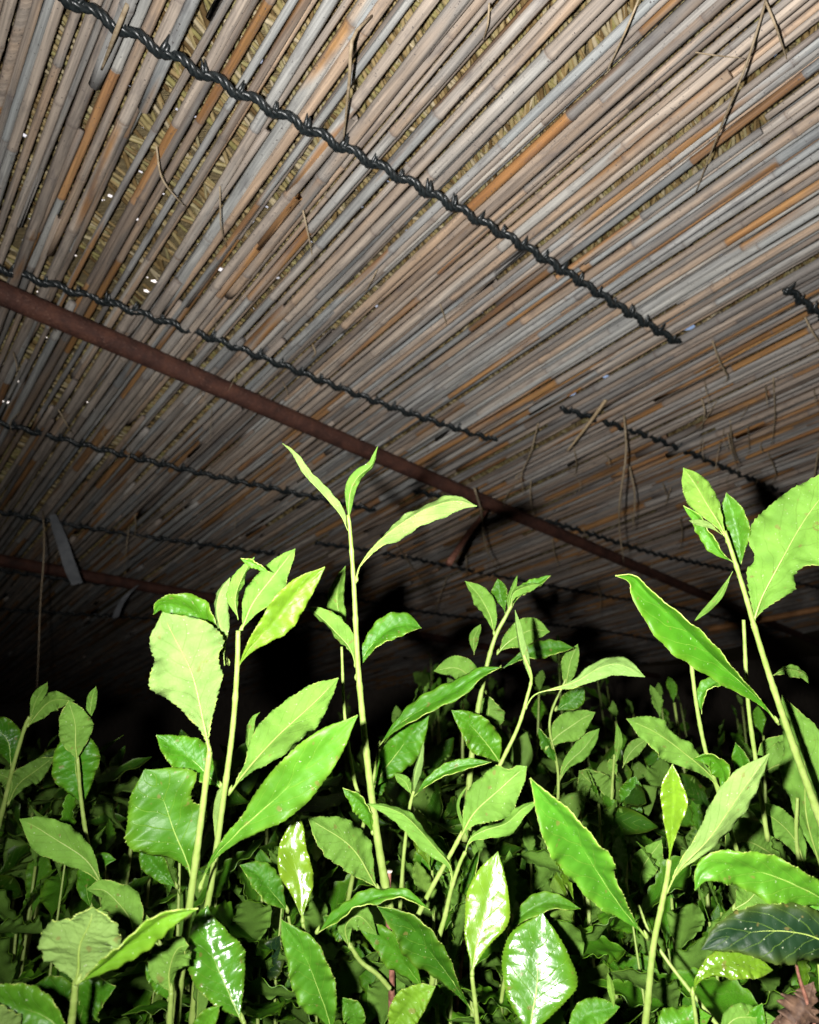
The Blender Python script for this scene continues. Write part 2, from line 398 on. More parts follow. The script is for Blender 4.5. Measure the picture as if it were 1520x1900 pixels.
def rope(root, u0, u1, v, dz):
    rloc = np.array(root.location)
    ph = random.random() * 6; per = .0345
    n = int((u1 - u0) / .0026)
    us = np.linspace(u0, u1, n)
    drift = .006 * np.sin(us * 3.3 + ph) + .004 * np.sin(us * 9 + 2 * ph)
    wig = np.sin(2 * PI * us / per + ph)
    vs = v + drift + .0024 * wig
    zs = np.array([ZC + dz + sag(x, v) for x in us]) - .0060 - .0022 * np.sin(2 * PI * us / per + ph + 1.3)
    c = CAM + BV * us[:, None] + AV * vs[:, None]; c[:, 2] = zs
    b = MB()
    for k in range(3):
        a = 2 * PI * us / .0215 + k * 2 * PI / 3
        p = c + AV * (.0024 * np.cos(a))[:, None] + np.array([0, 0, 1.0]) * (.0021 * np.sin(a))[:, None]
        V, Fc = tube(p - rloc, .0025, 6, ref=np.array([0, 0, 1.0])); b.add(V, Fc)
    r = link('rope', b.mesh('rope', M_ROPE), root)
    k = 0
    while True:
        uk = (2 * PI * k + PI * .5 - ph) / (2 * PI) * per; k += 1
        if uk > u1: break
        if uk < u0: continue
        p = mat_pt(uk + random.gauss(0, .0012), v + np.interp(uk, us, drift) - .002, np.interp(uk, us, zs) + .002) - rloc
        cc = RM.T @ (p + rloc - CAM); x = CX + F * cc[0] / -cc[2]
        if cc[2] > -.1 or not (-60 < x < 1580): continue
        o = link('knot', KNOT, r)
        s = random.uniform(.55, .95); ang = random.gauss(.25, .25)
        d1 = BV * math.cos(ang) - AV * math.sin(ang); d2 = -AV * math.cos(ang) - BV * math.sin(ang)
        o.matrix_basis = Matrix([[d1[0] * s, d2[0] * s, 0, p[0]], [d1[1] * s, d2[1] * s, 0, p[1]], [0, 0, s, p[2]], [0, 0, 0, 1]])
mat1 = empty('reed_mat', mat_pt(.2, .6, ZC), 'weathered grey reed mat nearer the camera, stitched with black rope, above the long rusty pipe', 'reed mat')
mat2 = empty('reed_mat', mat_pt(1.6, .6, ZC), 'second reed mat starting where the first one ends, browner and receding to the right', 'reed mat')
build_mat(mat1, -.36, EDGE, -.25, 3.3, lambda u: max(0, random.gauss(.0014 - .0044 * min(1, max(0, u) / .62), .0030)) - .0006, ROPES1, EDGE - .004)
build_mat(mat2, EDGE + .010, 3.4, -.45, 3.2, lambda u: max(0, random.gauss(-.001, .0022)) - .0012, ROPES2, 3.3, .003, 1.0)

# ------------------------------------------------------------------ straw laid over the mats, with chinks that let the sky through
holes = []
def chink(x, y, r):
    u, v = uv_of(onz(x, y, ZC + .03)); holes.append((u, v, r))
for x, y, r in [(480, 118, 4), (57, 410, 3.5), (48, 452, 4.5), (95, 466, 3), (150, 465, 5), (186, 455, 4), (285, 527, 4), (272, 545, 4), (410, 505, 5), (672, 485, 4),
                (562, 566, 4), (568, 590, 3.5), (797, 464, 3), (455, 368, 4), (465, 415, 4.5), (372, 460, 4), (70, 702, 4), (36, 712, 6), (190, 760, 5), (45, 750, 7), (10, 750, 6),
                (1095, 705, 5), (1125, 703, 4), (1170, 690, 3), (1280, 612, 6), (1292, 622, 6), (1310, 625, 5), (1268, 640, 5), (1450, 578, 5), (1493, 573, 7), (1370, 620, 4), (1230, 685, 4),
                (1060, 735, 6), (1075, 620, 3), (1055, 775, 4), (1072, 890, 3), (1395, 5, 3), (1480, 140, 4), (1448, 165, 3), (1437, 108, 2.5), (1150, 640, 3), (480, 330, 3),
                (85, 1600, 3), (330, 700, 4), (380, 740, 4), (250, 610, 4), (145, 590, 4), (100, 830, 4), (90, 940, 5), (60, 880, 5), (1340, 480, 3), (890, 760, 3), (905, 520, 3)]:
    if y < 1000: chink(x, y, r * (.0015 if x > 1030 else .0010))
for i in range(900):
    holes.append((random.uniform(-.2, .75), random.uniform(.45, 1.9), random.uniform(.0014, .0031)))
for i in range(60):                       # along the slit where the two mats meet
    holes.append((EDGE + random.gauss(.006, .005), random.uniform(.2, 1.3), random.uniform(.0015, .004)))
HG = {}
for h in holes: HG.setdefault((int(h[0] // .1), int(h[1] // .1)), []).append(h)
def blocked(u, v, pad):
    i, j = int(u // .1), int(v // .1)
    for a in (-1, 0, 1):
        for b in (-1, 0, 1):
            for h in HG.get((i + a, j + b), ()):
                if (u - h[0]) ** 2 + (v - h[1]) ** 2 < (h[2] + pad) ** 2: return True
    return False
def straw_layer(name, n, u0, u1, v0, v1, z0, z1, ang0, label):
    b = MB(); org = np.array(mat_pt((u0 + u1) / 2, (v0 + v1) / 2, z0))
    for i in range(n):
        u, v = random.uniform(u0, u1), random.uniform(v0, v1); Ls = random.uniform(.10, .26)
        a = ang0 + random.gauss(0, .27); d = BV * math.cos(a) + AV * math.sin(a)
        du, dv = math.cos(a), math.sin(a); r = random.uniform(.0015, .0028)
        if any(blocked(u + du * q, v + dv * q, r) for q in np.arange(-Ls / 2, Ls / 2, .006)): continue
        z = random.uniform(z0, z1); c = mat_pt(u, v, z); bend = random.gauss(0, .003)
        pts = [c - d * Ls / 2 + [0, 0, .004], c + np.array([-d[1], d[0], 0]) * bend, c + d * Ls / 2 + [0, 0, .003]]
        V, Fc = tube(np.array(pts) - org, r, 5, False); b.add(V, Fc, random.random())
    o = link(name, b.mesh(name, M_STRAW), None, org); tag(o, label, 'straw', kind='stuff')
straw_layer('straw_layer', 15000, -.25, 1.3, .02, 2.0, ZC + .0225, ZC + .031, .45, 'pale yellow rice straw laid crosswise, seen between the grey reeds')
straw_layer('straw_layer', 5000, 1.2, 3.0, -.3, 1.6, ZC + .0225, ZC + .031, .45, 'straw above the second reed mat at the right')
# the thick thatch above, cut in strips that leave the chinks open
def thatch():
    org = mat_pt(.5, 1.0, ZC + .03); V = []; Fc = []; st = .002
    U0, U1, V0, V1 = -.4, 1.6, -.2, 2.4
    rows = np.arange(V0, V1, st)
    def quad(ua, ub, va, vb):
        n = len(V); z0, z1 = ZC + .0335, ZC + .0355
        for z in (z0, z1):
            for (x, y) in ((ua, va), (ub, va), (ub, vb), (ua, vb)): V.append(mat_pt(x, y, z) - org)
        Fc.extend([(n, n + 1, n + 2, n + 3), (n + 7, n + 6, n + 5, n + 4), (n + 1, n, n + 4, n + 5), (n + 2, n + 1, n + 5, n + 6), (n + 3, n + 2, n + 6, n + 7), (n, n + 3, n + 7, n + 4)])
    merged = None
    for v in rows:
        cuts = sorted((h[0] - math.sqrt(max(h[2] ** 2 - (v + st / 2 - h[1]) ** 2, 0)), h[0] + math.sqrt(max(h[2] ** 2 - (v + st / 2 - h[1]) ** 2, 0))) for h in holes if abs(v + st / 2 - h[1]) < h[2])
        if not cuts:
            if merged is None: merged = v
            continue
        if merged is not None: quad(U0, U1, merged, v); merged = None
        u = U0
        for a, b2 in cuts:
            if a > u: quad(u, a, v, v + st)
            u = max(u, b2)
        if u < U1: quad(u, U1, v, v + st)
    if merged is not None: quad(U0, U1, merged, rows[-1] + st)
    for ua, ub, va, vb in ((-6, U0, -5, 6), (U1, 7, -5, 6), (U0, U1, -5, V0), (U0, U1, rows[-1] + st, 6)): quad(ua, ub, va, vb)
    o = link('thatch', mesh('thatch', V, Fc, [M_THATCH], smooth=False), None, org)
    tag(o, 'dark straw thatch covering the shelter above the reed mats', 'thatch')
thatch()

# ------------------------------------------------------------------ rusty pipes
def pipe(pa, pb, r, label):
    o = empty('rusty_pipe', (pa + pb) / 2, label, 'pipe', None)
    org = (pa + pb) / 2
    pts = spline([pa, (pa + pb) / 2 + np.array([0, 0, -.006]), pb], 40)
    V, Fc = tube(pts - org, r, 20); link('tube', mesh('tube', V, Fc, [M_RUST]), o)
    return o
def below(x, y, dz): return onz(x, y, ZC - dz)
pa, pb = below(0, 540, .022), below(1200, 1056, .022)
dpipe = (pb - pa) / np.linalg.norm(pb - pa)
pipe(pa - dpipe * .8, pb + dpipe * 2.4, .0138, 'long rusty steel pipe carrying the reed mats, nearest the camera')
pa, pb = below(0, 1037, .024), below(420, 1112, .024)
dpipe = (pb - pa) / np.linalg.norm(pb - pa)
pipe(pa - dpipe * 1.0, pb + dpipe * 3, .0142, 'farther rusty pipe in the dark behind the leaves at left')

# ------------------------------------------------------------------ screens that close the sides of the shelter
def screen(p0, p1, label, slots=()):
    p0 = np.array(p0, float); p1 = np.array(p1, float); Lw = np.linalg.norm(p1 - p0); d = (p1 - p0) / Lw; nn = np.array([-d[1], d[0]])
    o = empty('side_screen', (*p0, 0), label, 'screen')
    V = []; Fc = []
    def slab(a, b, z0, z1):
        n = len(V)
        for z in (z0, z1):
            for (s, q) in ((a, -.012), (b, -.012), (b, .012), (a, .012)): V.append((d[0] * s + nn[0] * q, d[1] * s + nn[1] * q, z))
        Fc.extend([(n, n + 3, n + 2, n + 1), (n + 4, n + 5, n + 6, n + 7), (n, n + 1, n + 5, n + 4), (n + 1, n + 2, n + 6, n + 5), (n + 2, n + 3, n + 7, n + 6), (n + 3, n, n + 4, n + 7)])
    zs = sorted({0.0, ZC + .08, *[s[2] for s in slots], *[s[3] for s in slots]})
    for z0, z1 in zip(zs, zs[1:]):
        cuts = sorted((s[0], s[1]) for s in slots if s[2] <= z0 + 1e-6 and s[3] >= z1 - 1e-6); a = 0
        for c0, c1 in cuts:
            if c0 > a: slab(a, c0, z0, z1)
            a = max(a, c1)
        if a < Lw: slab(a, Lw, z0, z1)
    link('panel', mesh('panel', V, Fc, [M_WALL], smooth=False), o)
    for z in (.5, 1.25):
        V2, F2 = tube(np.array([np.array([0, 0, z]) + np.array([-nn[0], -nn[1], 0]) * -.03, np.array([d[0] * Lw, d[1] * Lw, z]) + np.array([-nn[0], -nn[1], 0]) * -.03]), .014, 10)
        link('rail', mesh('rail', V2, F2, [M_RUST]), o)
    return o
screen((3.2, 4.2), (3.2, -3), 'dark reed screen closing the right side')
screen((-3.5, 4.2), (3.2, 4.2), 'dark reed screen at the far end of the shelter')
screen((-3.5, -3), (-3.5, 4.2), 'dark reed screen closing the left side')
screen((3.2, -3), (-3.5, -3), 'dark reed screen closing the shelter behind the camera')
M_SUN_STREAK = simple('sunlit_streak_orange', (.50, .22, .08), (.72, .36, .15), 40, .6)  # bright orange paints in the sunlight of a far streak; no sun reaches it
po = np.array([onz(1316, 1168, ZC - .035), onz(1400, 1153, ZC - .035), onz(1530, 1128, ZC - .03)])
V, Fc = tube(spline(po, 12) - po[0], .011, 10)
tag(link('sun_streak_pole', mesh('sun_streak_pole', V, Fc, [M_SUN_STREAK]), None, po[0]), 'thin added pole with sunlight painted on in orange, far back under the mats, beyond the right-hand shoots', 'pole')

# ------------------------------------------------------------------ loose strands, tapes and a stick hanging from the mats
def strand(parent, pts, r, tint=(1, 1, 1), flat=.45, mat=None, name='loose_strand', n=14):
    """pts: (x, y, height below the mat) in photograph pixels"""
    w = np.array([onz(x, y, ZC - h) for x, y, h in pts]); org = np.array(parent.location)
    c = spline(w, n); rr = r * (1 - .6 * np.linspace(0, 1, n) ** 2)
    V, Fc = tube(c - org, rr, 5, flatten=flat)
    o = link(name, mesh(name, V, Fc, [mat or M_FIBRE]), parent); o.color = (*tint, 1); return o
for pts, r in [([(690, 30, .004), (655, 70, .03), (648, 150, .035), (637, 262, .015)], .0022), ([(240, 0, .004), (215, 60, .02), (188, 130, .008)], .0028),
               ([(290, 270, .006), (300, 330, .02), (330, 370, .02), (346, 384, .006)], .0013), ([(408, 345, .006), (410, 420, .02), (420, 458, .006)], .0011),
               ([(562, 390, .004), (573, 440, .012), (582, 488, .004)], .0013), ([(1422, 0, .004), (1385, 120, .03), (1340, 230, .03), (1290, 360, .006)], .0017),
               ([(1420, 0, .004), (1440, 50, .02), (1462, 115, .006)], .0014), ([(1185, 0, .01), (1160, 60, .02), (1125, 135, .004)], .0014),
               ([(908, 5, .01), (905, 45, .018), (896, 75, .004)], .0012), ([(1290, 97, .004), (1330, 103, .01), (1380, 108, .006)], .0010),
               ([(815, 560, .004), (822, 580, .01), (829, 602, .01)], .0013), ([(1322, 632, .004), (1335, 670, .02), (1350, 700, .03), (1342, 712, .03)], .0019),
               ([(1492, 585, .004), (1510, 620, .02), (1540, 660, .03)], .0019), ([(1302, 740, .004), (1308, 765, .02), (1300, 800, .03)], .0018),
               ([(1330, 745, .004), (1300, 790, .02), (1262, 815, .01)], .0014), ([(1435, 700, .004), (1438, 770, .02), (1432, 825, .03)], .0016),
               ([(1355, 780, .004), (1360, 830, .02), (1375, 865, .03)], .0020), ([(1350, 800, .004), (1358, 840, .03), (1372, 880, .04)], .0014),
               ([(1388, 790, .004), (1390, 830, .02), (1387, 845, .03)], .0013), ([(1000, 780, .004), (985, 840, .03), (968, 880, .04), (972, 920, .05)], .0020),
               ([(985, 890, .004), (985, 930, .03), (993, 960, .04)], .0019), ([(965, 890, .004), (940, 920, .02), (935, 950, .03)], .0017),
               ([(880, 905, .05), (893, 950, .07), (900, 1010, .10), (922, 1056, .12)], .0032), ([(1025, 1000, .01), (1030, 1030, .03), (1037, 1055, .05)], .0022),
               ([(1158, 770, .004), (1162, 840, .06), (1150, 930, .12), (1150, 985, .14), (1158, 1045, .18)], .0026), ([(1168, 865, .02), (1178, 920, .06), (1174, 985, .10)], .0022),
               ([(1520, 830, .01), (1512, 880, .04), (1508, 915, .06)], .0024), ([(1520, 895, .02), (1490, 915, .04), (1455, 935, .05)], .0022),
               ([(1105, 1075, .02), (1115, 1110, .05), (1112, 1150, .08)], .0024), ([(1262, 960, .02), (1266, 990, .04), (1262, 1020, .06)], .0022),
               ([(1245, 905, .01), (1240, 920, .02), (1234, 940, .03)], .0018), ([(735, 1010, .02), (810, 1120, .06), (806, 1136, .07)], .0018),
               ([(830, 1070, .02), (815, 1110, .06), (806, 1140, .08)], .0022), ([(865, 1030, .02), (866, 1050, .04), (864, 1075, .05)], .0020),
               ([(108, 760, .004), (125, 790, .02), (135, 805, .01)], .0018), ([(78, 575, .004), (90, 600, .02), (105, 615, .006)], .0016),
               ([(240, 975, .01), (235, 1010, .05), (230, 1060, .09)], .0026), ([(228, 985, .02), (250, 995, .04), (275, 1000, .05)], .0020),
               ([(250, 955, .01), (252, 975, .02), (250, 995, .03)], .0022), ([(80, 950, .01), (82, 1020, .10), (75, 1120, .20), (72, 1200, .28), (68, 1290, .36)], .0042),
               ([(1425, 840, .005), (1440, 880, .02), (1428, 905, .03)], .0016), ([(1065, 830, .005), (1070, 860, .02), (1068, 880, .02)], .0016),
               ([(580, 640, .004), (585, 655, .012), (578, 665, .01)], .0016), ([(700, 500, .004), (690, 520, .01), (676, 545, .004)], .0010)]:
    par = mat1 if uv_of(onz(pts[0][0], pts[0][1], ZC))[0] < EDGE else mat2
    strand(par, pts, r * .8, (random.uniform(.75, 1.15),) * 3)
for i in range(46):
    x, y = (random.uniform(960, 1540), random.uniform(690, 1090)) if i < 34 else (random.uniform(20, 560), random.uniform(560, 1060))
    ln = random.uniform(14, 60); dx = random.gauss(0, 12); hh = ln / 900
    strand(mat2 if uv_of(onz(x, y, ZC))[0] > EDGE else mat1, [(x, y, .004), (x + dx * .6 + random.gauss(0, 6), y + ln * .5, hh * .6), (x + dx, y + ln, hh)], random.uniform(.0007, .0016), (random.uniform(.6, 1.1),) * 3)
strand(mat2, [(1125, 742, .006), (1090, 790, .03), (1052, 838, .05)], .0042, (1.2, 1.15, 1.05), name='broken_reed')
strand(mat2, [(1490, 590, .004), (1400, 640, .004), (1310, 690, .004)], .0045, (1.1, .75, .4), name='broken_reed')
def tape(pts, wd, label):
    w = np.array([onz(x, y, ZC - h) for x, y, h in pts]); org = w[0]; c = spline(w, 16); V = []
    side = RM @ np.array([1, .25, 0]); nrm = RM @ np.array([0, 0, .0006])
    ww = wd * np.interp(np.linspace(0, 1, 16), [0, .2, .8, 1], [.45, .8, 1, .9]) / 2
    for s in (1, -1):
        for i, p in enumerate(c):
            k = .3 * math.sin(i * .7)
            for q in (-1, -.3, .3, 1): V.append(p - org + side * q * ww[i] + nrm * (s + 6 * k * q * q))
    Fc = []
    for s in (0, 1):
        for i in range(15):
            for j in range(3):
                a = s * 64 + i * 4 + j; f = (a, a + 1, a + 5, a + 4); Fc.append(f if s == 0 else f[::-1])
    tag(link('plastic_tape', mesh('plastic_tape', V, Fc, [M_PLASTIC]), None, org), label, 'tape')
tape([(98, 955, .02), (115, 1005, .05), (130, 1050, .09), (143, 1084, .12)], .026, 'long pale plastic tape hanging by the far rusty pipe')
tape([(256, 1086, .05), (235, 1105, .08), (222, 1125, .10), (214, 1146, .12)], .017, 'short curled scrap of pale tape dangling beneath the far pipe')
sp_ = np.array([onz(905, 945, ZC - .04), onz(870, 990, ZC - .12), onz(833, 1045, ZC - .2)])
V, Fc = tube(spline(sp_, 10) - sp_[0], np.linspace(.004, .0065, 10), 10)
tag(link('wooden_stick', mesh('wooden_stick', V, Fc, [M_TWIG]), None, sp_[0]), 'short brown stick slanting down from the rusty pipe, behind the tall shoot', 'stick')

# ------------------------------------------------------------------ tea leaves
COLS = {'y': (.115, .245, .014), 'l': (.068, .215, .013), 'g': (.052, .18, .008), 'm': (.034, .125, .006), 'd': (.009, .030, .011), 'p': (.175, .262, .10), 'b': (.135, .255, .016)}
def width_profile(u, um):
    p = math.log(.5) / math.log(um)
    s = np.sin(PI * np.clip(u, 0, 1) ** p)
    q = np.where(u < um, 1.18, .86)
    return np.maximum(s, 0) ** q * (1 - .35 * np.clip((u - .90) / .10, 0, 1))
def leaf_geo(mid, wd, frames, um=.52, fold=12, cup=0.0, wave=.24, teeth=31, nr=128, nc=10, bites=(), quilt=.13, seed=0, pet=.05, thick=.00022, lump=.9, ripple=.11):
    """mid: n x 3 midrib, wd: full width in metres, frames: (S, N) arrays. Returns verts, faces, material ids, uv, flat-face mask"""
    r = np.random.default_rng(seed)
    t = np.linspace(0, 1, nr); u = np.clip((t - pet) / (1 - pet), 0, 1)
    W = wd / 2 * width_profile(u, um)
    W = np.maximum(W, wd * .016)
    S, Nn = frames
    s = np.linspace(-1, 1, nc + 1)
    f = math.tan(math.radians(fold))
    ph = r.random(4) * 6.28; kw = r.uniform(1.6, 3.0)
    tamp = r.uniform(.35, 1.25, 60)
    top = np.zeros((nr, nc + 1, 3))
    for side in (-1, 1):
        Ws = W.copy()
        sw = 1.04 + .065 * np.sin(t * 10 + ph[0] + side) + .025 * np.sin(t * 21 + ph[1] * side)
        Ws *= sw
        for bs, bt, bd, bl in bites:
            if bs == side: Ws *= 1 - bd * np.exp(-np.abs((t - bt) / bl) ** 3)
        saw = ((t * teeth + .3 * side) % 1.0)
        We = Ws + (saw ** 1.6 - .35) * wd * .027 * tamp[np.minimum((t * teeth).astype(int), 59)] * np.clip(np.sin(PI * u) * 4, 0, 1)
        for j in range(nc + 1):
            if (s[j] < 0) != (side < 0) and s[j] != 0: continue
            a = abs(s[j])
            h = f * a ** 1.25 * Ws + cup * a * a * Ws
            h = h + wave * Ws * a ** 2 * np.sin(2 * PI * kw * t + ph[2] + (1.7 if side > 0 else 0)) * np.sin(PI * u)
            h = h + ripple * Ws * a ** 3 * np.sin(2 * PI * (5.5 + kw) * t + ph[3] + side) * np.clip(np.sin(PI * u) * 1.6, 0, 1)
            h = h + quilt * wd * .5 * 4 * a * (1 - a) * np.abs(np.sin(PI * (8 * t - 2.1 * a + .2 * side))) * np.clip(np.sin(PI * u) * 2, 0, 1)
            h = h + wd * .055 * a * (2 - a) * lump * (np.sin(t * 11 + ph[0] + 2.2 * s[j]) + .6 * np.sin(t * 19 + ph[1] - 3.1 * s[j])) * np.sin(PI * u)
            top[:, j] = mid + S * (s[j] * (We if a > .999 else Ws))[:, None] + Nn * h[:, None]
    # surface normals for the thickness
    du = np.gradient(top, axis=0); dv = np.gradient(top, axis=1); nn = np.cross(dv, du)
    nn /= np.linalg.norm(nn, axis=2)[..., None] + 1e-12
    sg = np.sign((nn * Nn[:, None, :]).sum(2)); nn *= np.where(sg == 0, 1, sg)[..., None]
    up = (top + nn * thick).reshape(-1, 3); dn = (top - nn * thick).reshape(-1, 3)
    V = np.vstack([up, dn]); n1 = len(up); C = nc + 1
    i, j = np.meshgrid(np.arange(nr - 1), np.arange(nc), indexing='ij'); a = (i * C + j).ravel()
    q = np.stack([a, a + 1, a + C + 1, a + C], 1)
    # orient so that the upper sheet faces along N
    fn = np.cross(up[q[:, 1]] - up[q[:, 0]], up[q[:, 3]] - up[q[:, 0]]).sum(0)
    if fn @ Nn.mean(0) < 0: q = q[:, ::-1]
    Fc = [tuple(x) for x in q.tolist()] + [tuple(x) for x in (q[:, ::-1] + n1).tolist()]
    midx = [0] * len(q) + [1] * len(q)
    bl_ = [(k * C) for k in range(nr)] + [((nr - 1) * C + k) for k in range(1, C)] + [(k * C + C - 1) for k in range(nr - 2, -1, -1)] + [k for k in range(C - 2, 0, -1)]
    rim = []
    for k in range(len(bl_)):
        x, y = bl_[k], bl_[(k + 1) % len(bl_)]; rim.append((x, y, y + n1, x + n1))
    flat = np.zeros(len(Fc) + len(rim), bool); flat[len(Fc):] = True
    Fc += rim; midx += [2] * len(rim)
    uv = np.tile(np.stack(np.broadcast_arrays((s[None, :] + 1) / 2, t[:, None]), -1).reshape(-1, 2), (2, 1))
    return V, Fc, midx, uv, flat
def smooth_frames(mid, roll0, roll1, under):
    T = np.gradient(mid, axis=0); T /= np.linalg.norm(T, axis=1)[:, None]
    vd = mid - CAM; vd /= np.linalg.norm(vd, axis=1)[:, None]
    N0 = -vd - T * (-vd * T).sum(1)[:, None]; N0 /= np.linalg.norm(N0, axis=1)[:, None] + 1e-9
    S0 = np.cross(T, N0)
    ro = np.radians(np.linspace(roll0, roll1, len(mid)))[:, None]
    S = S0 * np.cos(ro) + N0 * np.sin(ro); Nn = N0 * np.cos(ro) - S0 * np.sin(ro)
    if under: S, Nn = -S, -Nn
    return S, Nn
SEED = [0]
def add_leaf(root, d, pts, wpx, side='T', roll=0, fold=12, col='g', tz=.0, **op):
    """pts: midrib base -> tip in photograph pixels; depth d (m) plus tz towards the tip"""
    SEED[0] += 1
    org = np.array(root.location)
    n = len(pts); w3 = []
    for i, p in enumerate(pts):
        dd = p[2] if len(p) > 2 else tz * (i / (n - 1)) ** 1.3
        w3.append(P(p[0], p[1], d + dd))
    if op.pop('face', False):            # blade square to the flash: same distance all along
        d0 = np.linalg.norm(w3[0] - CAM); w3 = [CAM + (q - CAM) / np.linalg.norm(q - CAM) * d0 for q in w3]
    nr = op.pop('nr', 128); name = op.pop('name', 'leaf'); gloss = op.pop('gloss', random.uniform(.38, .52)); fold = fold * 1.35; label = op.pop('label', None)
    mid = spline(w3, nr)
    ro = roll if isinstance(roll, tuple) else (roll, roll)
    S, Nn = smooth_frames(mid, ro[0], ro[1], side == 'U')
    wd = wpx / F * (d + tz * .4) * op.pop('ws', .75 if side == 'T' else .74)
    mid = mid + S * (wd * .035 * np.sin(np.linspace(0, 1, nr) * 7 + SEED[0]) * np.sin(np.linspace(0, PI, nr)))[:, None]
    V, Fc, mi, uv, flat = leaf_geo(mid - org, wd, (S, Nn), fold=fold, seed=SEED[0] * 17 + 3, nr=nr, **op)
    o = link(name, mesh(name, V, Fc, [M_TOP, M_UND, M_RIM], mi, uv=uv, flat=flat), root)
    c = COLS[col]; j = random.uniform(.9, 1.1); o.color = (c[0] * j * random.uniform(.9, 1.1), c[1] * j, c[2], gloss)
    if label: o['label'] = label
    if name == 'leaf' and wpx > 40:          # the small bud in the leaf's armpit
        tt = mid[6] - mid[0]; tt /= np.linalg.norm(tt); bd = tt * .7 + np.array([0, 0, .9]); bd /= np.linalg.norm(bd)
        Vb, Fb = tube([mid[1] - org + bd * q for q in (0, .0012, .0028, .0046)], [.0008, .0013, .0010, .0002], 6); link('axillary_bud', mesh('axillary_bud', Vb, Fb, [M_STEM]), o)
    m = mid[: int(nr * .93): 3] - org
    rr = np.linspace(.00085, .00022, len(m)) * min(1.0, wd / .022)
    Vr, Fr = tube(m + Nn[: int(nr * .93): 3] * -.00012, rr, 6, flatten=.8)
    link('midrib', mesh('midrib', Vr, Fr, [M_RIB if col != 'd' else M_RIM]), o)
    return o
def add_stem(root, d, pts, r0, r1, mat=None, name='stem', ns=9):
    w3 = [P(p[0], p[1], d + (p[2] if len(p) > 2 else 0)) for p in pts]
    n = 10 * len(pts); c = spline(w3, n)
    rr = np.linspace(r0, r1, n) / F * d * .64
    bumpy = 1 + .05 * np.sin(np.arange(n) * 1.9) + .22 * (np.arange(n) % 13 == 6)
    V, Fc = tube(c - np.array(root.location), rr * bumpy, ns)
    return link(name, mesh(name, V, Fc, [mat or M_STEM]), root)
GRP = 'tea shoots lit by the flash'
def reach(d): return .362 + (d - .30) * .76     # hero depths, compressed
def shoot(label, d, stem, r, leaves, extra_stems=(), name='tea_shoot', cat='tea shoot', mat=None):
    d = reach(d)
    p0 = stem[0]; base = P(p0[0], p0[1], d + (p0[2] if len(p0) > 2 else 0))
    root = empty(name, base, label, cat, GRP)
    add_stem(root, d, stem, r[0], r[1], mat)
    for st, r0, r1 in extra_stems: add_stem(root, d, st, r0, r1)
    for L in leaves:
        L = dict(L); add_leaf(root, d + L.pop('dz', 0), **L)
    return root
def L(pts, wpx, side='T', roll=0, fold=12, col='g', **k): return dict(pts=pts, wpx=wpx, side=side, roll=roll, fold=fold, col=col, **k)

# --- left pair of shoots, nearest the lens
shoot('pale shoot at left whose top leaf shows its blown-out underside', .30,
      [(318, 1960), (338, 1790), (352, 1680), (372, 1530), (389, 1395)], (13, 8.5), [
      L([(389, 1400), (381, 1345), (354, 1260), (330, 1195), (302, 1136)], 152, 'U', 6, 6, 'p', tz=.012, um=.62, ws=.95, wave=.22, cup=-.1, bites=[(-1, .55, .26, .08), (1, .72, .26, .12)], label='pale underside of the nearest big leaf'),
      L([(357, 1640), (338, 1565), (303, 1490), (268, 1428)], 160, 'T', 8, 5, 'g', ws=.95, ripple=.05, dz=.012, um=.60, wave=.05, quilt=.04, gloss=.45, bites=[(1, .62, .35, .10)]),
      L([(370, 1655), (392, 1600), (441, 1548), (513, 1479), (590, 1400), (664, 1327)], 108, 'T', -6, 9, 'l', dz=.004, tz=-.008, um=.62, wave=.12, bites=[(-1, .36, .22, .06)]),
      L([(414, 1466), (380, 1432), (340, 1400), (290, 1364)], 84, 'T', -15, 10, 'g', dz=.03, um=.5),
      ])
shoot('slender shoot with curled bud leaves just right of the nearest pale leaf', .335,
      [(352, 1960), (368, 1780), (392, 1640), (415, 1480), (432, 1350), (440, 1240), (442, 1170)], (11, 7), [
      L([(438, 1245), (462, 1205), (505, 1155), (552, 1100), (603, 1052)], 76, 'T', -14, 16, 'y', um=.55, wave=.12),
      L([(446, 1175), (470, 1122), (505, 1070), (548, 1018)], 76, 'U', 12, 10, 'l', um=.5, dz=.012, tz=.006),
      L([(417, 1235), (412, 1180), (402, 1135), (408, 1100), (427, 1072)], 40, 'U', 30, 35, 'p', um=.6, name='bud_leaf', wave=.05),
      L([(442, 1150), (436, 1110), (447, 1075), (472, 1034)], 34, 'U', -25, 32, 'l', um=.45, name='bud_leaf', wave=.3),
      L([(500, 1062), (478, 1048), (447, 1036)], 22, 'T', 40, 20, 'l', um=.5),
      L([(425, 1235), (395, 1180), (350, 1132), (300, 1122), (285, 1140)], 84, 'T', 28, 10, 'g', dz=.015, um=.5, wave=.15),
      L([(424, 1475), (455, 1432), (510, 1375), (570, 1315), (628, 1258)], 106, 'U', -14, 14, 'l', dz=.005, um=.55, wave=.16, bites=[(1, .2, .3, .07)]),
      L([(462, 1400), (462, 1365), (468, 1335), (482, 1322)], 20, 'U', 20, 20, 'l', dz=.05, um=.4, name='bud_leaf'),
      L([(400, 1560), (398, 1490), (425, 1435)], 30, 'U', 50, 30, 'p', um=.4, wave=.3),
      ])
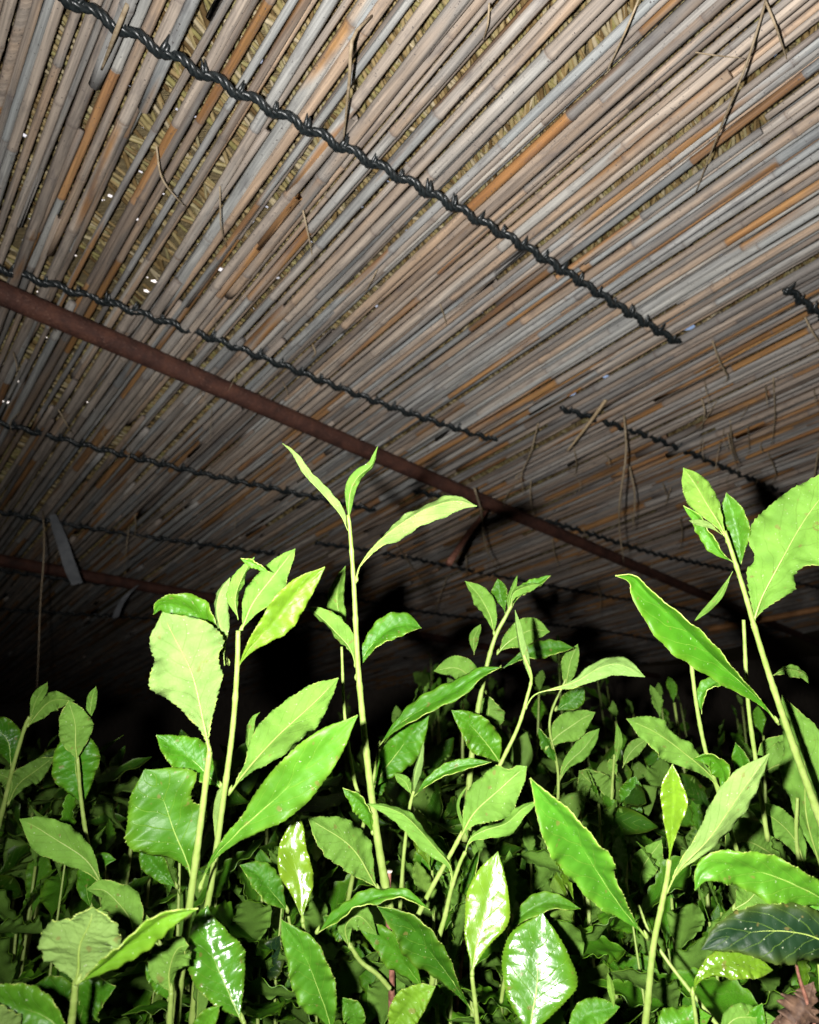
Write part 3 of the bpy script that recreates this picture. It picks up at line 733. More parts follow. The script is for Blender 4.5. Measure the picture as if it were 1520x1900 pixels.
# --- tall shoot in the middle
shoot('tallest shoot in the middle, two narrow leaf tips spread like a V', .40,
      [(724, 1690), (706, 1590), (690, 1480), (676, 1360), (664, 1230), (657, 1090), (650, 990), (646, 955)], (12.5, 5.5), [
      L([(646, 985), (632, 955), (600, 918), (565, 880), (543, 842), (524, 822)], 30, 'U', 48, 30, 'p', um=.4, tz=-.01, wave=.06),
      L([(647, 968), (649, 915), (664, 885), (690, 862), (701, 828)], 27, 'U', (20, -40), 30, 'l', um=.42, wave=.15, name='bud_leaf'),
      L([(661, 1082), (668, 1050), (700, 1008), (742, 975), (795, 945), (845, 930), (885, 939)], 58, 'U', (42, 22), 28, 'p', um=.62, tz=-.02, wave=.32, bites=[(1, .34, .3, .07), (-1, .3, .3, .05)]),
      L([(661, 1240), (648, 1200), (612, 1160), (572, 1126)], 52, 'U', 35, 28, 'g', um=.55, dz=.004, wave=.2),
      L([(645, 1205), (632, 1150), (625, 1100), (641, 1050)], 42, 'U', -10, 24, 'g', dz=.05, um=.5),
      L([(660, 1262), (676, 1215), (710, 1178), (748, 1160), (782, 1165)], 66, 'T', 28, 16, 'g', dz=.012, um=.62, tz=.01, wave=.18),
      L([(704, 1655), (668, 1595), (625, 1552), (572, 1518)], 108, 'U', -22, 6, 'g', dz=.012, um=.52, wave=.04),
      L([(692, 1550), (682, 1505), (660, 1480), (636, 1462)], 44, 'T', 35, 25, 'g', um=.5),
      ], extra_stems=[([(668, 1480, .03), (656, 1440, .03), (640, 1330, .03), (634, 1200, .03)], 6, 4)])
# --- behind it, centre right
shoot('shoot with four small leaves fanned at its tip, centre right behind the tall one', .54,
      [(862, 1560), (878, 1380), (898, 1260), (918, 1185), (938, 1145), (952, 1118)], (10, 5), [
      L([(918, 1180), (908, 1140), (890, 1105), (863, 1078)], 46, 'U', 15, 20, 'g', um=.5, wave=.2),
      L([(950, 1125), (970, 1098), (1000, 1082), (1022, 1068)], 30, 'T', 40, 22, 'l', um=.5),
      L([(948, 1125), (955, 1100), (985, 1086), (1004, 1084)], 26, 'U', 30, 25, 'l', um=.5, dz=-.01),
      L([(942, 1135), (948, 1105), (960, 1068)], 16, 'U', 10, 30, 'l', um=.45, name='bud_leaf'),
      L([(938, 1140), (930, 1105), (924, 1074)], 38, 'T', 10, 14, 'g', dz=.02, um=.6),
      L([(922, 1215), (950, 1185), (985, 1170), (1020, 1172)], 66, 'U', 0, 10, 'g', dz=.03, um=.55),
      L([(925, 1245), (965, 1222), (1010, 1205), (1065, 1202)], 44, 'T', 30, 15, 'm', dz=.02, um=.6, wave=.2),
      L([(880, 1215), (880, 1185), (892, 1158)], 24, 'U', 0, 20, 'g', dz=.06, um=.5),
      L([(905, 1290), (880, 1262), (850, 1240), (805, 1245)], 60, 'U', 10, 10, 'g', dz=.06, um=.5, wave=.2),
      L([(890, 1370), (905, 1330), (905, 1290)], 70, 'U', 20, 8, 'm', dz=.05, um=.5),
      ])
shoot('thin crooked shoot whose long narrow leaf reaches right, centre right', .44,
      [(872, 1540), (905, 1465), (935, 1405), (962, 1348), (978, 1295), (986, 1255), (972, 1215)], (7, 4.2), [
      L([(986, 1265), (970, 1215), (962, 1180), (956, 1132)], 22, 'U', 30, 35, 'p', um=.45, name='bud_leaf', wave=.05),
      L([(974, 1318), (992, 1290), (1030, 1277), (1072, 1262), (1112, 1240), (1150, 1234), (1197, 1256)], 52, 'U', (45, 12), 20, 'p', um=.72, tz=-.02, wave=.25, bites=[(1, .4, .35, .09), (-1, .5, .3, .07)]),
      L([(930, 1420), (905, 1380), (870, 1345), (838, 1318)], 78, 'T', -8, 10, 'g', dz=.05, um=.45),
      ])
shoot('dark shoot in the middle with two upturned glossy leaves behind the tall stem', .48,
      [(640, 1700), (668, 1560), (690, 1460), (704, 1390)], (7, 4), [
      L([(700, 1388), (735, 1350), (790, 1312), (850, 1278), (890, 1252), (930, 1238)], 58, 'T', 38, 12, 'g', um=.5, wave=.16),
      L([(692, 1470), (715, 1425), (752, 1375), (797, 1325)], 88, 'T', -12, 10, 'g', dz=.03, um=.5),
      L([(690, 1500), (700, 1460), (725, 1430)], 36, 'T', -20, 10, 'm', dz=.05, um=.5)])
shoot('shoot with a broad crinkled pale leaf in the middle foreground', .385,
      [(745, 1760), (770, 1710), (800, 1650), (838, 1582), (856, 1548)], (8.5, 6), [
      L([(853, 1558), (880, 1512), (915, 1472), (978, 1422)], 112, 'U', 8, 6, 'l', um=.55, wave=.14, bites=[(1, .86, .45, .06)], quilt=.09),
      L([(880, 1580), (850, 1500), (868, 1455)], 8, 'U', 10, 10, 'g', dz=.05)])
shoot('forked thin shoot with narrow twisted leaves in the middle foreground', .375,
      [(800, 1840), (812, 1752), (826, 1700), (838, 1648), (853, 1603), (864, 1580)], (9, 5), [
      L([(862, 1590), (872, 1558), (900, 1540), (940, 1528), (970, 1502), (998, 1486)], 40, 'U', (40, 20), 26, 'l', um=.55, wave=.25),
      L([(838, 1650), (836, 1610), (808, 1575), (760, 1520), (722, 1500), (682, 1492)], 46, 'U', (-40, -25), 26, 'l', um=.55, wave=.22),
      L([(835, 1690), (870, 1640), (890, 1575)], 30, 'T', 30, 20, 'm', dz=.06)])
shoot('straight thin shoot with a spear-like bud between the tall stem and the crinkled leaf', .43,
      [(738, 1760), (744, 1660), (750, 1580), (760, 1500), (768, 1468)], (6.5, 4.5), [
      L([(768, 1472), (770, 1440), (780, 1400), (786, 1378)], 19, 'U', 20, 40, 'p', um=.4, name='bud_leaf', wave=.02),
      L([(768, 1478), (800, 1448), (850, 1425), (912, 1414)], 32, 'T', 30, 26, 'g', um=.5, wave=.15),
      L([(764, 1475), (752, 1452), (732, 1436)], 26, 'U', 0, 20, 'g', um=.5),
      L([(800, 1655), (790, 1610), (812, 1560), (834, 1590)], 30, 'T', 0, 10, 'g', dz=.03),
      L([(788, 1640), (800, 1600), (828, 1556)], 90, 'T', 0, 8, 'm', dz=.05, um=.5)])
# --- the two glossy leaves, bottom centre
shoot('upright yellow-green glossy leaf with white glints on its own stalk, bottom centre', .325,
      [(892, 1960), (884, 1880), (876, 1812)], (8, 6), [
      L([(876, 1815), (886, 1752), (902, 1680), (924, 1580)], 94, 'T', -2, 5, 'b', um=.52, wave=.03, quilt=.05, ripple=.03, lump=.5, ws=.86, face=True, gloss=.29)], name='tea_leaf', cat='leaf')
shoot('broad dark green leaf with large white flash glare, bottom centre right', .30,
      [(978, 1990), (984, 1930)], (9, 8), [
      L([(984, 1935), (988, 1870), (996, 1790), (1007, 1694)], 146, 'T', -4, 1, 'g', um=.50, wave=.02, quilt=.035, lump=.35, ripple=.02, ws=.95, face=True, gloss=.25)], name='tea_leaf', cat='leaf')
shoot('glossy yellowish leaf hanging upright below the big left leaf', .345,
      [(580, 1800), (570, 1750), (562, 1714)], (7, 5), [
      L([(562, 1716), (556, 1650), (545, 1580), (552, 1508)], 78, 'T', -6, 6, 'b', um=.5, wave=.05, quilt=.04, face=True, gloss=.22)], name='tea_leaf', cat='leaf')
# --- right of centre
shoot('shoot with a shiny yellow rolled bud and a pale leaf leaning right', .33,
      [(1188, 1980), (1200, 1880), (1212, 1760), (1228, 1680), (1238, 1630), (1242, 1595)], (11.5, 7), [
      L([(1240, 1610), (1246, 1550), (1252, 1490), (1249, 1455), (1248, 1418)], 48, 'T', 4, 24, 'b', gloss=.24, ws=.9, um=.64, wave=.05, name='bud_leaf', label='shiny yellow rolled bud leaf'),
      L([(1236, 1660), (1262, 1612), (1310, 1560), (1362, 1490), (1428, 1398)], 76, 'U', -22, 18, 'p', um=.6, wave=.12, tz=-.01),
      L([(1203, 1745), (1160, 1690), (1105, 1610), (1045, 1525), (984, 1444)], 114, 'T', 20, 30, 'l', um=.55, wave=.18, tz=-.02, dz=-.004, bites=[(1, .42, .22, .05)]),
      L([(1192, 1660), (1190, 1620), (1228, 1558)], 60, 'U', 10, 14, 'l', dz=.12, um=.5, wave=.2)],
      extra_stems=[([(1345, 1920, -.01), (1290, 1850, 0), (1240, 1785, .01), (1205, 1730, .02), (1185, 1680, .03)], 6.5, 4.5)])
# --- tall shoot, right edge
shoot('tall thick-stemmed shoot at the right edge with bitten pale leaf', .40,
      [(1570, 1660), (1520, 1515), (1480, 1405), (1440, 1290), (1408, 1190), (1382, 1100), (1360, 1030), (1345, 985)], (13, 5.5), [
      L([(1352, 1010), (1330, 962), (1302, 918), (1268, 868)], 68, 'U', -10, 16, 'y', um=.6, wave=.12),
      L([(1372, 1075), (1372, 1010), (1366, 965), (1348, 914)], 62, 'T', 15, 18, 'l', um=.62, dz=.012),
      L([(1362, 1045), (1332, 1020), (1300, 965), (1268, 938)], 36, 'T', 35, 28, 'l', um=.5, dz=.01),
      L([(1340, 992), (1315, 975), (1279, 966)], 16, 'U', 0, 20, 'p', um=.6, name='bud_leaf'),
      L([(1396, 1165), (1418, 1095), (1455, 1025), (1530, 920), (1570, 870)], 178, 'U', -4, 8, 'l', um=.5, wave=.10, tz=-.01, bites=[(-1, .40, .42, .08), (1, .36, .28, .05)], label='big pale leaf with bites out of its edge'),
      L([(1446, 1345), (1400, 1288), (1330, 1225), (1260, 1160), (1205, 1105), (1175, 1072), (1142, 1068)], 84, 'T', (26, 22), 36, 'g', um=.55, wave=.12, tz=-.01, dz=-.006),
      L([(1360, 1060), (1335, 1105), (1300, 1142), (1289, 1152)], 16, 'U', 0, 24, 'l', um=.5, dz=.01),
      L([(1525, 1620), (1500, 1520), (1490, 1400), (1452, 1290)], 110, 'U', 20, 10, 'l', dz=.05, um=.55, wave=.2),
      ], extra_stems=[([(1425, 1560, .03), (1404, 1420, .03), (1388, 1300, .03), (1380, 1150, .03)], 7.5, 5.5)])
shoot('thin stem with a small folded leaf under the long dark leaf, right', .44,
      [(1368, 1580), (1335, 1475), (1310, 1395), (1293, 1310), (1281, 1215)], (6.5, 5.5), [
      L([(1302, 1325), (1303, 1290), (1330, 1268), (1372, 1262)], 34, 'T', 40, 22, 'l', um=.45),
      L([(1345, 1478), (1318, 1438), (1270, 1400), (1215, 1358), (1163, 1334)], 78, 'U', -18, 10, 'l', um=.6, wave=.28, tz=-.01, quilt=.09, bites=[(-1, .58, .3, .08)]),
      L([(1338, 1480), (1345, 1440), (1322, 1408), (1285, 1408)], 44, 'T', 30, 20, 'g', um=.5, wave=.3, dz=-.004)])
shoot('cluster of crinkled pale leaves at the right edge behind the thick stem', .47,
      [(1500, 1720), (1490, 1640), (1478, 1560), (1480, 1480)], (7, 5), [
      L([(1498, 1625), (1475, 1560), (1440, 1520), (1388, 1496)], 68, 'U', -8, 8, 'l', um=.55, wave=.2, quilt=.09),
      L([(1450, 1610), (1425, 1580), (1390, 1560), (1345, 1575)], 120, 'U', 0, 4, 'g', um=.5, dz=.05),
      L([(1400, 1440), (1460, 1420), (1530, 1440)], 110, 'U', 0, 8, 'l', dz=.03, um=.5, wave=.2, quilt=.09),
      L([(1530, 1490), (1500, 1420), (1440, 1390), (1405, 1400)], 90, 'U', 10, 10, 'l', dz=.04, um=.5, wave=.25),
      L([(1405, 1470), (1385, 1430), (1365, 1378)], 44, 'T', 20, 14, 'g', dz=.03, um=.5),
      L([(1432, 1255), (1460, 1242), (1490, 1250), (1500, 1268)], 30, 'U', 30, 20, 'g', dz=.05, um=.5, wave=.3),
      L([(1360, 1690), (1400, 1660), (1440, 1630)], 110, 'U', 20, 8, 'l', dz=-.04, um=.5)])
shoot('big glossy leaf arching in from the right edge, tip curled under', .285,
      [(1640, 1800), (1600, 1740), (1572, 1700)], (8, 6), [
      L([(1575, 1702), (1530, 1668), (1470, 1640), (1400, 1618), (1335, 1606), (1302, 1622), (1290, 1652)], 108, 'T', (30, 18), 12, 'l', um=.48, wave=.10, tz=-.004),
      L([(1560, 1660), (1520, 1690), (1496, 1734)], 70, 'T', 0, 10, 'l', um=.45)], name='tea_leaf', cat='leaf')
shoot('old blackish green leaf dusted with white specks, bottom right', .275,
      [(1680, 1900), (1640, 1830), (1610, 1795)], (8, 7), [
      L([(1612, 1796), (1560, 1764), (1490, 1735), (1420, 1725), (1355, 1735), (1302, 1762)], 128, 'T', 10, 5, 'd', um=.5, wave=.05, teeth=18)], name='tea_leaf', cat='leaf')
shoot('bumpy yellow-green leaf below the speckled dark leaf', .30,
      [(1300, 1960), (1290, 1880), (1285, 1845)], (7, 5), [
      L([(1285, 1852), (1296, 1815), (1330, 1792), (1380, 1788), (1434, 1800)], 74, 'T', 18, 6, 'y', um=.62, wave=.15, quilt=.2, gloss=.2)], name='tea_leaf', cat='leaf')
shoot('leafy stub with short green leaves along the bottom right', .31,
      [(1130, 1990), (1120, 1930), (1105, 1890)], (7, 5), [
      L([(1050, 1930), (1090, 1885), (1150, 1868)], 60, 'T', 10, 12, 'g', um=.5),
      L([(1205, 1930), (1260, 1900), (1320, 1885)], 70, 'T', 20, 12, 'l', um=.5),
      L([(1360, 1950), (1395, 1905), (1415, 1862)], 50, 'T', 0, 15, 'g', um=.5),
      L([(1140, 1875), (1135, 1840), (1128, 1806)], 16, 'U', 0, 30, 'y', um=.5, name='bud_leaf'),
      L([(1330, 1930), (1370, 1890), (1440, 1890)], 60, 'U', 10, 10, 'l', um=.5)])
shoot('small green leaf pair between the glinting leaf and the broad glare leaf', .40,
      [(930, 1860), (940, 1790), (944, 1735)], (6, 4), [
      L([(942, 1735), (970, 1698), (1020, 1676), (1077, 1686)], 44, 'T', 20, 20, 'g', um=.5, wave=.1),
      L([(930, 1720), (915, 1700), (880, 1730), (868, 1760)], 30, 'T', 20, 20, 'm', um=.5)])
# --- bottom left and centre
shoot('long leaf drooping out of the frame at bottom centre left', .315,
      [(640, 2000), (625, 1950), (618, 1925)], (7, 6), [
      L([(618, 1928), (602, 1860), (570, 1785), (522, 1706)], 100, 'T', 14, 18, 'l', um=.5, wave=.12),
      L([(665, 1930), (655, 1880), (630, 1850)], 50, 'T', 10, 15, 'l', um=.5, dz=.02)], name='tea_leaf', cat='leaf')
shoot('light green pointed leaf at the very bottom centre', .295,
      [(700, 1990), (715, 1945), (722, 1925)], (6, 5), [
      L([(720, 1928), (745, 1880), (775, 1850), (808, 1830)], 74, 'T', -10, 14, 'y', um=.5, wave=.05)], name='tea_leaf', cat='leaf')
shoot('shoot with long dark crumpled leaves crossing the red-brown twig', .36,
      [(890, 1960), (886, 1905), (880, 1880)], (7, 5), [
      L([(882, 1885), (845, 1830), (800, 1770), (760, 1715), (700, 1682)], 86, 'T', 26, 20, 'm', um=.6, wave=.14, quilt=.14, tz=-.01),
      L([(790, 1840), (755, 1795), (715, 1745), (660, 1712)], 64, 'T', 15, 12, 'g', dz=.03, um=.5),
      L([(585, 1735), (640, 1694), (700, 1668), (750, 1664), (798, 1688)], 44, 'T', 45, 22, 'g', dz=-.01, um=.4, wave=.3)])
shoot('green side shoot joining the red-brown twig low in the middle', .385,
      [(724, 1835), (700, 1808), (670, 1785), (650, 1755)], (7, 6), [
      L([(650, 1762), (640, 1720), (665, 1700), (700, 1735)], 60, 'U', 10, 20, 'g', um=.5, wave=.3),
      L([(652, 1758), (640, 1730), (600, 1700)], 50, 'T', 20, 10, 'm', dz=.03)])
shoot('left bottom shoot with a broad ribbed pale leaf and a long yellow leaf across it', .23,
      [(118, 1990), (128, 1930), (136, 1870), (140, 1826)], (14, 9), [
      L([(138, 1832), (148, 1775), (164, 1722), (172, 1684)], 196, 'U', 6, 5, 'p', um=.48, wave=.10, quilt=.10, bites=[(1, .8, .3, .1)]),
      L([(140, 1830), (195, 1785), (250, 1742), (310, 1700), (368, 1686)], 66, 'T', -38, 24, 'y', um=.5, wave=.10, dz=-.015),
      L([(138, 1930), (160, 1860), (215, 1830)], 90, 'T', 0, 10, 'g', dz=.05, um=.5),
      L([(140, 1920), (110, 1850), (60, 1830)], 90, 'T', 20, 10, 'm', dz=.05, um=.5)])
shoot('pale folded leaf on a short stem beside the glossy bottom left leaf', .27,
      [(312, 1990), (314, 1910), (318, 1840)], (11, 7), [
      L([(318, 1845), (312, 1800), (330, 1762), (350, 1755)], 96, 'U', -20, 14, 'l', um=.5, wave=.2, quilt=.09),
      L([(315, 1860), (300, 1820), (270, 1790)], 50, 'T', 10, 10, 'g', dz=.02),
      L([(345, 1960), (365, 1890), (370, 1830), (385, 1760)], 40, 'U', 40, 20, 'm', dz=.04)])
shoot('large glossy leaf with white streaks, bottom left', .29,
      [(470, 1980), (458, 1925), (452, 1895)], (8, 6), [
      L([(452, 1900), (425, 1845), (398, 1790), (380, 1715), (385, 1680)], 128, 'T', -8, 12, 'l', um=.48, wave=.08, face=True, gloss=.25),
      L([(345, 1960), (380, 1900), (408, 1866)], 50, 'T', 0, 10, 'l', dz=-.01)], name='tea_leaf', cat='leaf')
shoot('flat green leaf filling the bottom left corner', .23,
      [(180, 2010), (150, 1960), (135, 1935)], (8, 6), [
      L([(138, 1938), (80, 1885), (20, 1860), (-50, 1835)], 104, 'T', 24, 12, 'l', um=.5, wave=.15),
      L([(20, 1960), (0, 1900), (-20, 1860)], 70, 'U', 24, 12, 'p', um=.5, dz=-.01, wave=.15)], name='tea_leaf', cat='leaf')
shoot('curling ribbed leaf at left with its tip folded back', .37,
      [(215, 1800), (205, 1720), (196, 1660)], (7, 5), [
      L([(196, 1655), (165, 1605), (120, 1568), (75, 1538), (36, 1520)], 86, 'U', -14, 8, 'l', um=.58, wave=.18, quilt=.10),
      L([(250, 1760), (238, 1700), (200, 1655), (160, 1650)], 76, 'U', 20, 12, 'l', dz=-.03, um=.5, wave=.3, quilt=.1),
      L([(300, 1760), (262, 1725), (220, 1700), (175, 1690)], 66, 'U', 30, 12, 'g', dz=-.02, um=.5, wave=.3),
      L([(170, 1690), (160, 1640), (190, 1600), (215, 1595)], 60, 'T', 10, 12, 'g', dz=.04)])
shoot('small upright shoot at left, pale leaf in front of a darker round one', .44,
      [(205, 1740), (182, 1640), (162, 1560), (150, 1480), (144, 1410)], (7.5, 5), [
      L([(144, 1416), (141, 1375), (136, 1335), (128, 1300)], 76, 'U', 0, 5, 'l', um=.52, wave=.04, teeth=28),
      L([(154, 1505), (146, 1450), (140, 1400), (132, 1350)], 106, 'T', 4, 6, 'g', um=.55, dz=.012, wave=.05),
      L([(166, 1345), (168, 1310), (178, 1274)], 24, 'U', 0, 30, 'l', um=.55, dz=.02, name='bud_leaf'),
      ], extra_stems=[([(150, 1490, .02), (160, 1400, .02), (167, 1335, .02)], 4, 3.5)])
shoot('dim shoot at the left edge with a leaf bending right', .56,
      [(-25, 1620), (8, 1490), (25, 1420), (46, 1350), (55, 1330)], (8, 5), [
      L([(53, 1345), (65, 1305), (88, 1266)], 26, 'U', 0, 20, 'g', um=.6, name='bud_leaf'),
      L([(50, 1350), (72, 1322), (100, 1300), (138, 1300)], 48, 'U', 20, 14, 'g', um=.5),
      L([(22, 1425), (10, 1370), (-30, 1330)], 70, 'T', 0, 10, 'm', um=.5),
      L([(14, 1495), (40, 1450), (100, 1405)], 56, 'U', -10, 12, 'm', um=.5),
      L([(14, 1495), (20, 1450), (-20, 1430)], 40, 'U', 0, 12, 'm', um=.5)])
shoot('green leaf pair between the two left stems and the hanging glossy leaf', .40,
      [(560, 1820), (545, 1750), (535, 1700)], (6, 4), [
      L([(535, 1695), (510, 1660), (480, 1625), (445, 1605)], 66, 'T', -18, 14, 'g', um=.5, wave=.2),
      L([(500, 1760), (490, 1700), (500, 1640), (470, 1560)], 50, 'T', 10, 14, 'm', dz=.05),
      L([(470, 1840), (500, 1780), (520, 1735)], 70, 'T', 10, 14, 'd', dz=.03),
      L([(330, 1650), (290, 1610), (262, 1560)], 50, 'T', 10, 14, 'g', dz=.02)])
shoot('dim shoot with oval leaves behind the long right-hand leaf', .62,
      [(1150, 1760), (1140, 1620), (1135, 1500), (1140, 1400)], (6, 3.5), [
      L([(1140, 1425), (1148, 1380), (1145, 1342)], 18, 'U', 0, 20, 'g', name='bud_leaf'),
      L([(1155, 1425), (1175, 1390), (1205, 1370)], 34, 'U', 0, 10, 'm'),
      L([(1140, 1500), (1110, 1465), (1075, 1430)], 80, 'U', 10, 8, 'm', um=.5),
      L([(1150, 1500), (1170, 1470), (1180, 1440)], 50, 'T', 0, 8, 'g'),
      L([(1130, 1590), (1110, 1545), (1090, 1510)], 100, 'U', 0, 8, 'm'),
      L([(1145, 1440), (1138, 1425), (1132, 1408)], 24, 'U', 0, 8, 'g'),
      L([(1150, 1520), (1180, 1505), (1190, 1495)], 36, 'T', 0, 8, 'm')])
shoot('dim shoot with a flat oval leaf right of the crooked shoot', .60,
      [(1030, 1560), (1036, 1440), (1020, 1340), (1050, 1260)], (5, 3), [
      L([(1035, 1460), (1052, 1420), (1085, 1385), (1112, 1352)], 42, 'U', -10, 14, 'l', um=.6),
      L([(1012, 1392), (1040, 1360), (1070, 1340), (1105, 1322)], 66, 'U', 0, 8, 'g', um=.5),
      L([(1050, 1280), (1055, 1240), (1072, 1195)], 40, 'U', 0, 10, 'g', um=.5),
      L([(1030, 1320), (1060, 1300), (1085, 1275)], 46, 'T', 0, 10, 'm'),
      L([(1035, 1420), (1020, 1390), (1000, 1350)], 30, 'T', 30, 20, 'm', wave=.3)])

# --- woody twigs
def twig(label, d, pts, r0, r1, cut=True):
    d = reach(d)
    p0 = pts[0]; root = empty('tea_twig', P(p0[0], p0[1], d), label, 'twig')
    add_stem(root, d, pts, r0, r1, M_TWIG, 'bark', 10)
    if cut:
        tp = P(pts[-1][0], pts[-1][1], d + (pts[-1][2] if len(pts[-1]) > 2 else 0)); q = P(pts[-1][0], pts[-1][1] - 2.5, d)
        V, Fc = tube(np.array([tp, q]) - np.array(root.location), r1 / F * d * .93, 10); link('cut_end', mesh('cut_end', V, Fc, [M_CUT]), root)
twig('red-brown woody twig with a pale cut top, below the tall shoot', .405, [(724, 1990), (726, 1880), (727, 1790), (720, 1700), (722, 1618)], 10, 7)
twig('thin reddish twig in the shade behind the glinting leaf', .52, [(838, 1960), (850, 1840), (860, 1740), (858, 1665)], 7, 5)
twig('dim reddish twig in the shade right of the broad glare leaf', .50, [(1185, 1980), (1196, 1880), (1198, 1800)], 7, 4, False)
# dry brown bark and curled leaf, bottom right corner
dr = empty('dry_leaf', P(1500, 1900, .362), 'withered brown curled leaf on a woody stub in the bottom right corner', 'dry leaf', None)
add_leaf(dr, .362, [(1462, 1930), (1480, 1890), (1500, 1858), (1510, 1822)], 80, 'T', 20, 20, 'g', um=.4, wave=.9, ripple=.6, ws=.7, name='blade')
add_leaf(dr, .37, [(1410, 1930), (1455, 1905), (1530, 1890)], 56, 'T', 0, 25, 'g', um=.5, wave=.9, ripple=.6, ws=.7, name='blade')
for o in dr.children:
    o.data.materials[0] = M_DRY; o.data.materials[1] = M_DRY; o.data.materials[2] = M_DRY
    for c in o.children: c.data.materials[0] = M_TWIG
add_stem(dr, .362, [(1520, 1990), (1510, 1900), (1485, 1820), (1478, 1790)], 10, 4, M_TWIG, 'stub')
add_stem(dr, .37, [(1540, 1990), (1528, 1880), (1520, 1790)], 7, 5, M_STEM, 'stem')

# ------------------------------------------------------------------ the rest of the hedge, fading into the dark
def local_leaf(k, n=16, nc=4, teeth=0):
    r = np.random.default_rng(900 + k); t = np.linspace(0, 1, n)
    Lg = 1.0; dro = r.uniform(-.3, .35)
    mid = np.stack([t * Lg, .05 * np.sin(t * 3 + k), dro * t * t * .6], 1)
    S = np.tile([0, 1.0, 0], (n, 1)); Nn = np.tile([0, 0, 1.0], (n, 1))
    V, Fc, mi, uv, fl_ = leaf_geo(mid, r.uniform(.30, .42), (S, Nn), fold=r.uniform(5, 20), nr=n, nc=nc, teeth=teeth, wave=.22, ripple=.12 if teeth else 0, seed=k, thick=.003, quilt=.03)
    return mesh('leaf', V, Fc, [M_TOP, M_UND, M_TOP], mi, uv=uv, flat=fl_), V, Fc, mi, uv
LV = [local_leaf(k) for k in range(10)]
LH = [local_leaf(50 + k, 56, 8, 14) for k in range(14)]
def local_stem(k):
    r = np.random.default_rng(70 + k)
    c = spline([(0, 0, 0), (r.normal(0, .03), r.normal(0, .03), .45), (r.normal(0, .05), r.normal(0, .05), 1.0)], 12)
    V, Fc = tube(c, np.linspace(.010, .006, 12), 6); return mesh('stem', V, Fc, [M_STEM]), c
SV = [local_stem(k) for k in range(6)]
def filler(x, y, ztop, H, col, label, group, r, big=1.0):
    root = empty('tea_shoot', (x, y, ztop - H), label, 'tea shoot', group)
    sm, c = SV[r.integers(len(SV))]; o = link('stem', sm, root); o.scale = (H, H, H); o.color = (1, 1, 1, 1)
    nl = r.integers(8, 12); az = r.random() * 6.28
    for i in range(nl):
        f = 1 - i * .095
        if f < .2: break
        q = c[int(f * 11)] * H
        Ls = (.026 + .010 * min(i, 3)) * r.uniform(.8, 1.25) * big
        az += 2.3 + r.normal(0, .3); el = 1.25 - .25 * i + r.normal(0, .15)
        l = link('leaf', LH[r.integers(len(LH))][0], root); l.location = q
        l.rotation_euler = (r.normal(0, .4), -el, az); l.scale = (Ls, Ls, Ls)
        cc = COLS[col if i < 2 else ('m' if r.random() < .35 else 'g')]; j = r.uniform(.75, 1.15); l.color = (cc[0] * j, cc[1] * j, cc[2] * j, .36)
    return root
fr = np.random.default_rng(42); cnt = 0
GB = 'tea shoots of the hedge in the shade'
LB = ['dim tea shoot of the shaded hedge, behind the flash-lit shoots']
tries = 0
def zone(px, d):
    z = next(n for lim, n in ((200, 'at the far left edge'), (450, 'behind the left pair of shoots'), (640, 'between the left pair and the tall middle shoot'), (860, 'behind the tall middle shoot'),
         (1100, 'behind the thin crooked shoot'), (1300, 'behind the yellow bud shoot'), (9999, 'behind the thick right-hand stem')) if px < lim)
    k = 'nearer dim' if d < .95 else 'farther dark'
    return f'{k} tea shoot of the hedge {z}', f'{k} shoots of the hedge {z}'
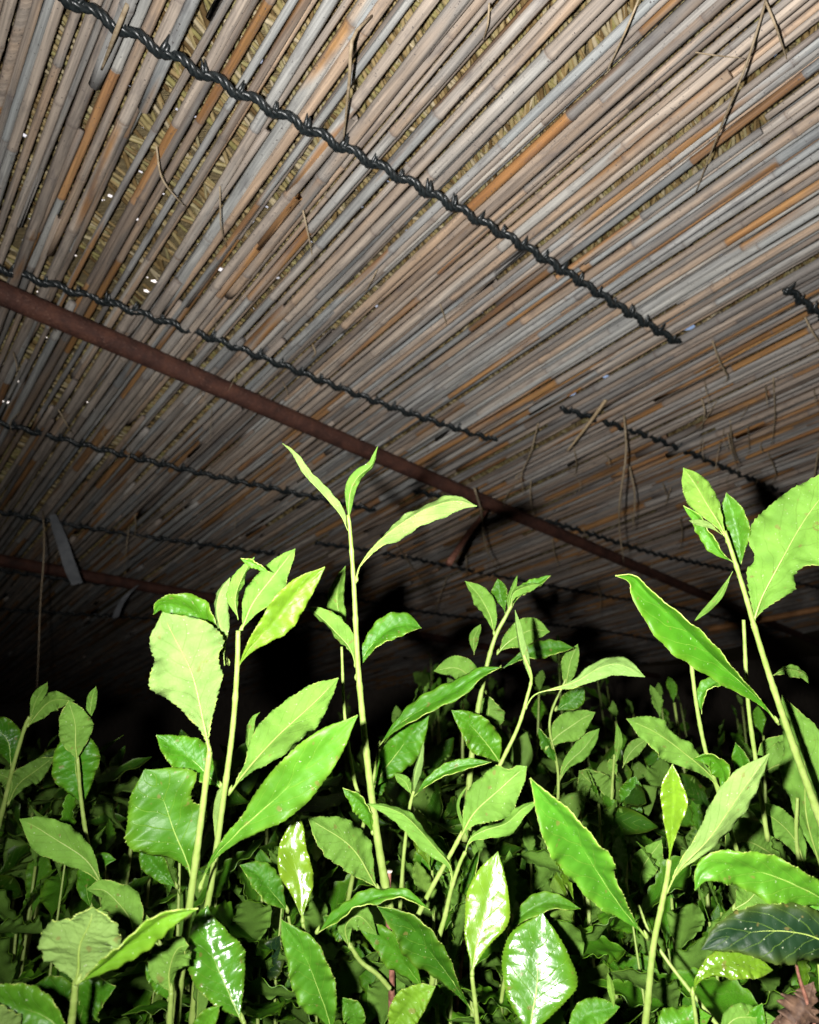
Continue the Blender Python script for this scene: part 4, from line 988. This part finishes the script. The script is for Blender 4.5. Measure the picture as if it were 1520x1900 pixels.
while cnt < 175 and tries < 4000:
    tries += 1
    d = .56 + 1.5 * fr.random() ** 1.6
    px = fr.uniform(-60, 1580)
    y0 = np.interp(px, [0, 300, 500, 700, 1000, 1300, 1520], [1330, 1430, 1370, 1235, 1220, 1300, 1270])
    py = y0 + fr.random() * 430 * (.62 / d) + fr.normal(0, 25)
    p = P(px, py, d)
    if d < .7 and py < 1480: continue
    filler(p[0], p[1], p[2], fr.uniform(.16, .26), fr.choice(['g', 'l', 'g', 'l']), *zone(px, d), fr); cnt += 1
for i in range(78):                       # lower shoots filling the hedge between the lit ones
    d = fr.uniform(.47, .62); px = fr.uniform(-40, 1560); py = fr.uniform(1560, 1880)
    p = P(px, py, d)
    z = next(n for lim, n in ((300, 'low at the bottom left'), (620, 'low beneath the left pair'), (900, 'low around the red-brown twig'), (1200, 'low behind the broad glare leaf'), (9999, 'low behind the speckled dark leaf')) if px < lim)
    filler(p[0], p[1], p[2], fr.uniform(.10, .18), fr.choice(['g', 'l', 'g', 'l', 'y']), f'short leafy tea shoot {z}', f'short leafy shoots {z}', fr, 1.3)
# dense inner foliage of the hedge: one mass
def mass():
    V = []; Fc = []; mi = []; uvs = []; n = 0; org = np.array([0, .9, .75])
    r = np.random.default_rng(5)
    for i in range(3600):
        d = .60 + 1.6 * r.random() ** 1.2
        px = r.uniform(-150, 1670); topy = 1470 + 60 * r.normal() * .5 + (170 if d < .6 else 0)
        py = topy + abs(r.normal(0, 1)) * 260 * (.7 / d)
        p = P(px, py, d)
        k = r.integers(len(LV)); Ls = r.uniform(.035, .07)
        e = Matrix.Rotation(r.random() * 6.28, 3, 'Z') @ Matrix.Rotation(-r.uniform(-.5, 1.2), 3, 'Y') @ Matrix.Rotation(r.normal(0, .6), 3, 'X')
        W = (np.array(e) @ LV[k][1].T).T * Ls + p - org
        V.append(W); Fc += [tuple(j + n for j in f) for f in LV[k][2]]; n += len(W); mi += LV[k][3]; uvs.append(LV[k][4])
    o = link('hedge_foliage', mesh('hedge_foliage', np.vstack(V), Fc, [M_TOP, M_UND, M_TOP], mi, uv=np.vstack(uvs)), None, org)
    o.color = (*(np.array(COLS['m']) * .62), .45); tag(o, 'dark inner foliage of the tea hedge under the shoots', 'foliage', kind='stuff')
mass()
